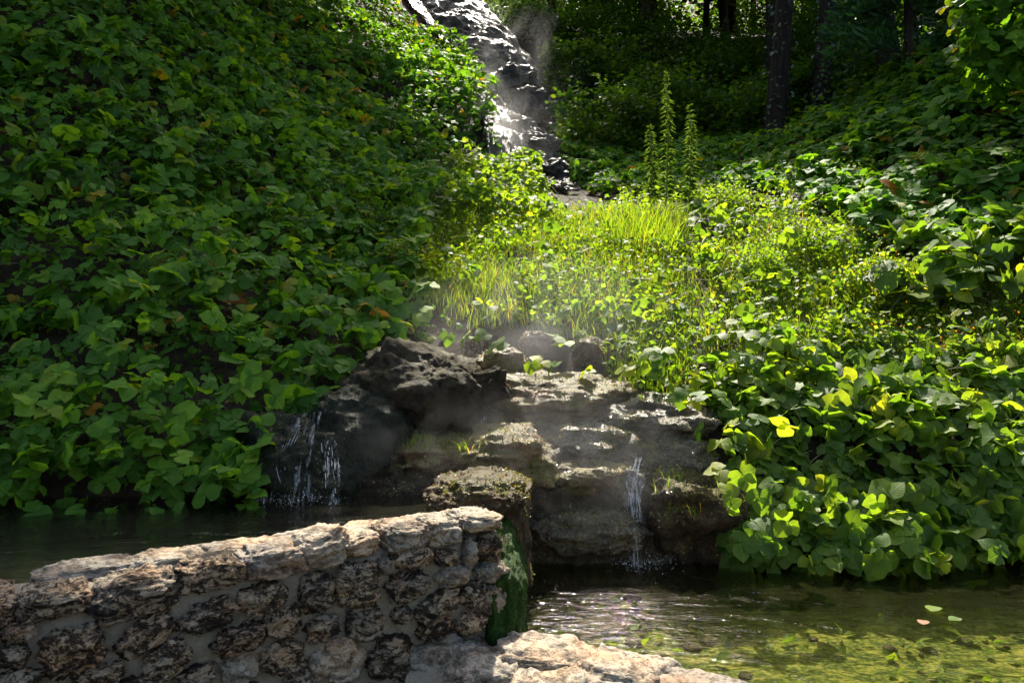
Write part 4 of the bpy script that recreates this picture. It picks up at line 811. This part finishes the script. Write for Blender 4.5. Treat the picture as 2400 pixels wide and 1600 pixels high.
cedar('dark feathery cedar in the shade of the upper right', atpx(2130, 16.5), 4.6, 401)
# leafy shrub draped with vine at the top right corner
r = np.random.default_rng(61); n = 900; c = P(2480, 30, 11); u = r.normal(size=(n, 3)); u /= np.linalg.norm(u, axis=1)[:, None]
ps = c+u*[1.35, 1.0, 1.15]*r.uniform(.55, 1.1, (n, 1)); root = empty('draped_shrub', (c[0], c[1], ground(c[:1], c[1:2])[0])); tag(root, 'shrub draped in broad vine leaves at the top right corner', 'shrub')
t = np.linspace(0, 1, 8); V, f = tube(np.outer(1-t, [c[0], c[1], root.location[2]-.2])+np.outer(t, c+[0, 0, .6]), .07*(1-.5*t), 7); link('trunk', mesh('trunk', V, f, M['bark']), root, (0, 0, 0))
N = u*.5+np.array([0, -.1, .7])+r.normal(0, .3, (n, 3)); fr = frames(N, r); sz = r.uniform(.12, .2, n); px, py = proj(ps); sc = (px < 2400)*(py > 0)*sz*(1.2-u[:, 1]); ob = np.zeros(n, bool); ob[np.argsort(-sc)[:130]] = True
leaf_objects(root, ps[ob], fr[ob], sz[ob], 'kudzu', r); o = link('foliage', scatter_mesh('foliage', TRI, ps[~ob], fr[~ob], sz[~ob], M['kudzu'], r), root, (0, 0, 0)); o['kind'] = 'stuff'
# canopy trees standing on the hill tops; their crowns shade the left slope, the right slope and the back; some unseen crowns are added only to deepen that shade
CAN = [((-9.5,14.5),13,(3.2,1,8.5,3.2,3.2,1.8)),((-10,19),12,(4,1,8,3.4,3.2,1.8)),((-9,23.5),11,(3.6,0,6.5,3.2,2.8,1.7)),((-7.5,28),10,(1.5,0,6,3,2.6,1.8)),((-12,11),12,(2.5,2,8,3,3,1.8)),((-8.5,17),12,(5.2,.5,6.5,2.2,2.4,1.5)),
       ((9,20),11,(-.6,2.6,7.2,2.4,2.2,1.5)),((10,15),10,(-1.2,1,7.5,2.6,2.4,1.6)),((7.5,24),10,(-.6,1.6,6.6,2.8,2.2,1.5)),((4.2,27.5),10,(.5,.5,6.6,2.6,2.2,1.6)),((3.2,30),7,(.6,.5,4.4,2.2,2,1.4)),((-7,22.5),6,(4.8,-1.6,3.2,2.1,2.0,1.2)),((-7.5,25.5),6,(4.8,-1.,2.6,2.2,1.3,1.0)),((-7.5,20.5),6,(5.6,-2.6,3.4,1.3,1.3,1.0)),((-12,13.5),6,(3.6,-.5,4.,3.,2.6,1.5)),((-12.5,9.5),5,(4.2,0,3.6,2.8,2.4,1.4)),((12,20),11,(-1,0,8,3,3,2))]
for i, (bs, H, cr) in enumerate(CAN):
    side = 'left hill crest' if bs[0] < 0 else 'right hill crest' if bs[0] > 6 else 'back slope'
    tree(f'tall broadleaf tree on the {side}, ' + ['reaching farthest out over the slope', 'second nearest the pool', 'right behind the slope crest', 'farthest up the hill', 'nearest the pool', 'with its crown low over the vines', 'nearest the ravine', 'closest to the right bank', 'farthest back', 'beside the ravine', 'left of the sky gap', 'added to shade the middle of the left vines', 'added to shade the vines left of the waterfall', 'added to shade the mossy mound', 'added to shade the top left corner', 'added to shade the upper left vines', 'at the outer edge'][i], bs, H, .28, cr, 6500, .26, 500+i, clumps=34, group=f'tall trees on the {side}')

for i, (x, y, zc, rx) in enumerate([(3.2, 35.5, 18.5, 2.6), (6.2, 37, 19.5, 2.8), (9.4, 36, 18.5, 2.8), (12.5, 33, 17.5, 3.), (15.5, 30, 17, 3.), (5., 33.5, 17.2, 2.2), (8., 32.5, 16.8, 2.2)]):  # high crowns added above the frame to keep the back slope dark
    g0 = ground(x, y)[0]
    tree('tall dense tree added to shade the back slope, %s from the left' % ['first', 'third', 'fifth', 'sixth', 'seventh', 'second', 'fourth'][i], (x, y), zc-g0, .2, (0, 0, zc-g0, rx, 2.2, 2.2), 6500, .26, 900+i, clumps=32, group='tall trees added to shade the back slope')
for i in range(15):
    px = [700,820,930,1040,1130,1210,1300,1390,1470,1545,1760,1850,1950,2080,2220][i]; Y = 40+(i*7 % 5)*1.6; x = (px-HX)/F*Y; g0 = ground(x, Y)[0]
    tree('far forest tree on the skyline, %s from the left' % ['first','second','third','fourth','fifth','sixth','seventh','eighth','ninth','tenth','eleventh','twelfth','thirteenth','fourteenth','fifteenth'][i], (x, Y), 6, .16, (0, 0, max(1.5, 16.2-g0+.4*(i % 3)), 2.6, 2, 2.6), 3000, .24, 700+i, clumps=24, group='far trees on the skyline')
# ------------------------------------------------------------------ railing far up the slope
rl = empty('railing', tuple(P(1700, 80, 35.5))); tag(rl, 'thin dark metal railing crossing below the sky gap', 'railing')
a, b_ = P(1560, 52, 35.5), P(1850, 92, 35.5)
for dz in (0, -.45):
    V, f = tube(np.linspace(a, b_, 6)+[0, 0, dz], [.035]*6, 6); link('rail', mesh('rail', V, f, M['bark']), rl, (0, 0, 0))
for k in range(7):
    p = a+(b_-a)*k/6; V, f = tube([p+[0, 0, .05], p-[0, 0, .5], p-[0, 0, 1.2]], [.03]*3, 6); link('post', mesh('post', V, f, M['bark']), rl, (0, 0, 0))

# ------------------------------------------------------------------ steam
def steam(label, c, rr, dens, seed, scale=1.5, aniso=.45):
    S, Fc = ICO[2]; V = S*np.array(rr); m = NT('steam_%d' % seed)
    co = m.n('ShaderNodeTexCoord').outputs['Object']; mp = m.n('ShaderNodeMapping'); mp.inputs['Scale'].default_value = tuple(1/x for x in rr); m.l(co, mp.inputs[0])
    ln = m.n('ShaderNodeVectorMath', operation='LENGTH'); m.l(mp.outputs[0], ln.inputs[0])
    fall = m.ramp(ln.outputs['Value'], [(0.1, 1.), (.9, 0.)])
    nz = m.ramp(m.noise(scale, 3, .6, m.pos((1, 1, .75)), 1.2), [(.42, 0.), (.68, 1.)])
    pv = m.n('ShaderNodeVolumePrincipled'); pv.inputs['Color'].default_value = (.95, .95, .95, 1); pv.inputs['Anisotropy'].default_value = aniso
    m.l(m.math('MULTIPLY', m.math('MULTIPLY', fall, nz), dens), pv.inputs['Density']); m.l(pv.outputs[0], m.out.inputs['Volume'])
    o = link('steam', mesh('steam', V, Fc, m.m), None, tuple(c)); tag(o, label, kind='stuff')
steam('steam rising over the wet ledges', P(1330,1060,6.4), (1.1,.5,.75), .36, 1, 1.8)
steam('steam drifting over the upper pool below the ledge', P(1000,1060,6.3), (1.0,.4,.55), .26, 2, 2.2)
steam('steam above the grass mound foot', P(1250,760,7.8), (1.6,.6,.8), .3, 3, 1.6)
steam('steam at the waterfall drop', P(1190,190,23), (2.6,1.2,2.6), .3, 4, .6)
steam('steam along the lower cascade', P(1200,330,18.5), (1.4,.8,1.6), .35, 5, .8)
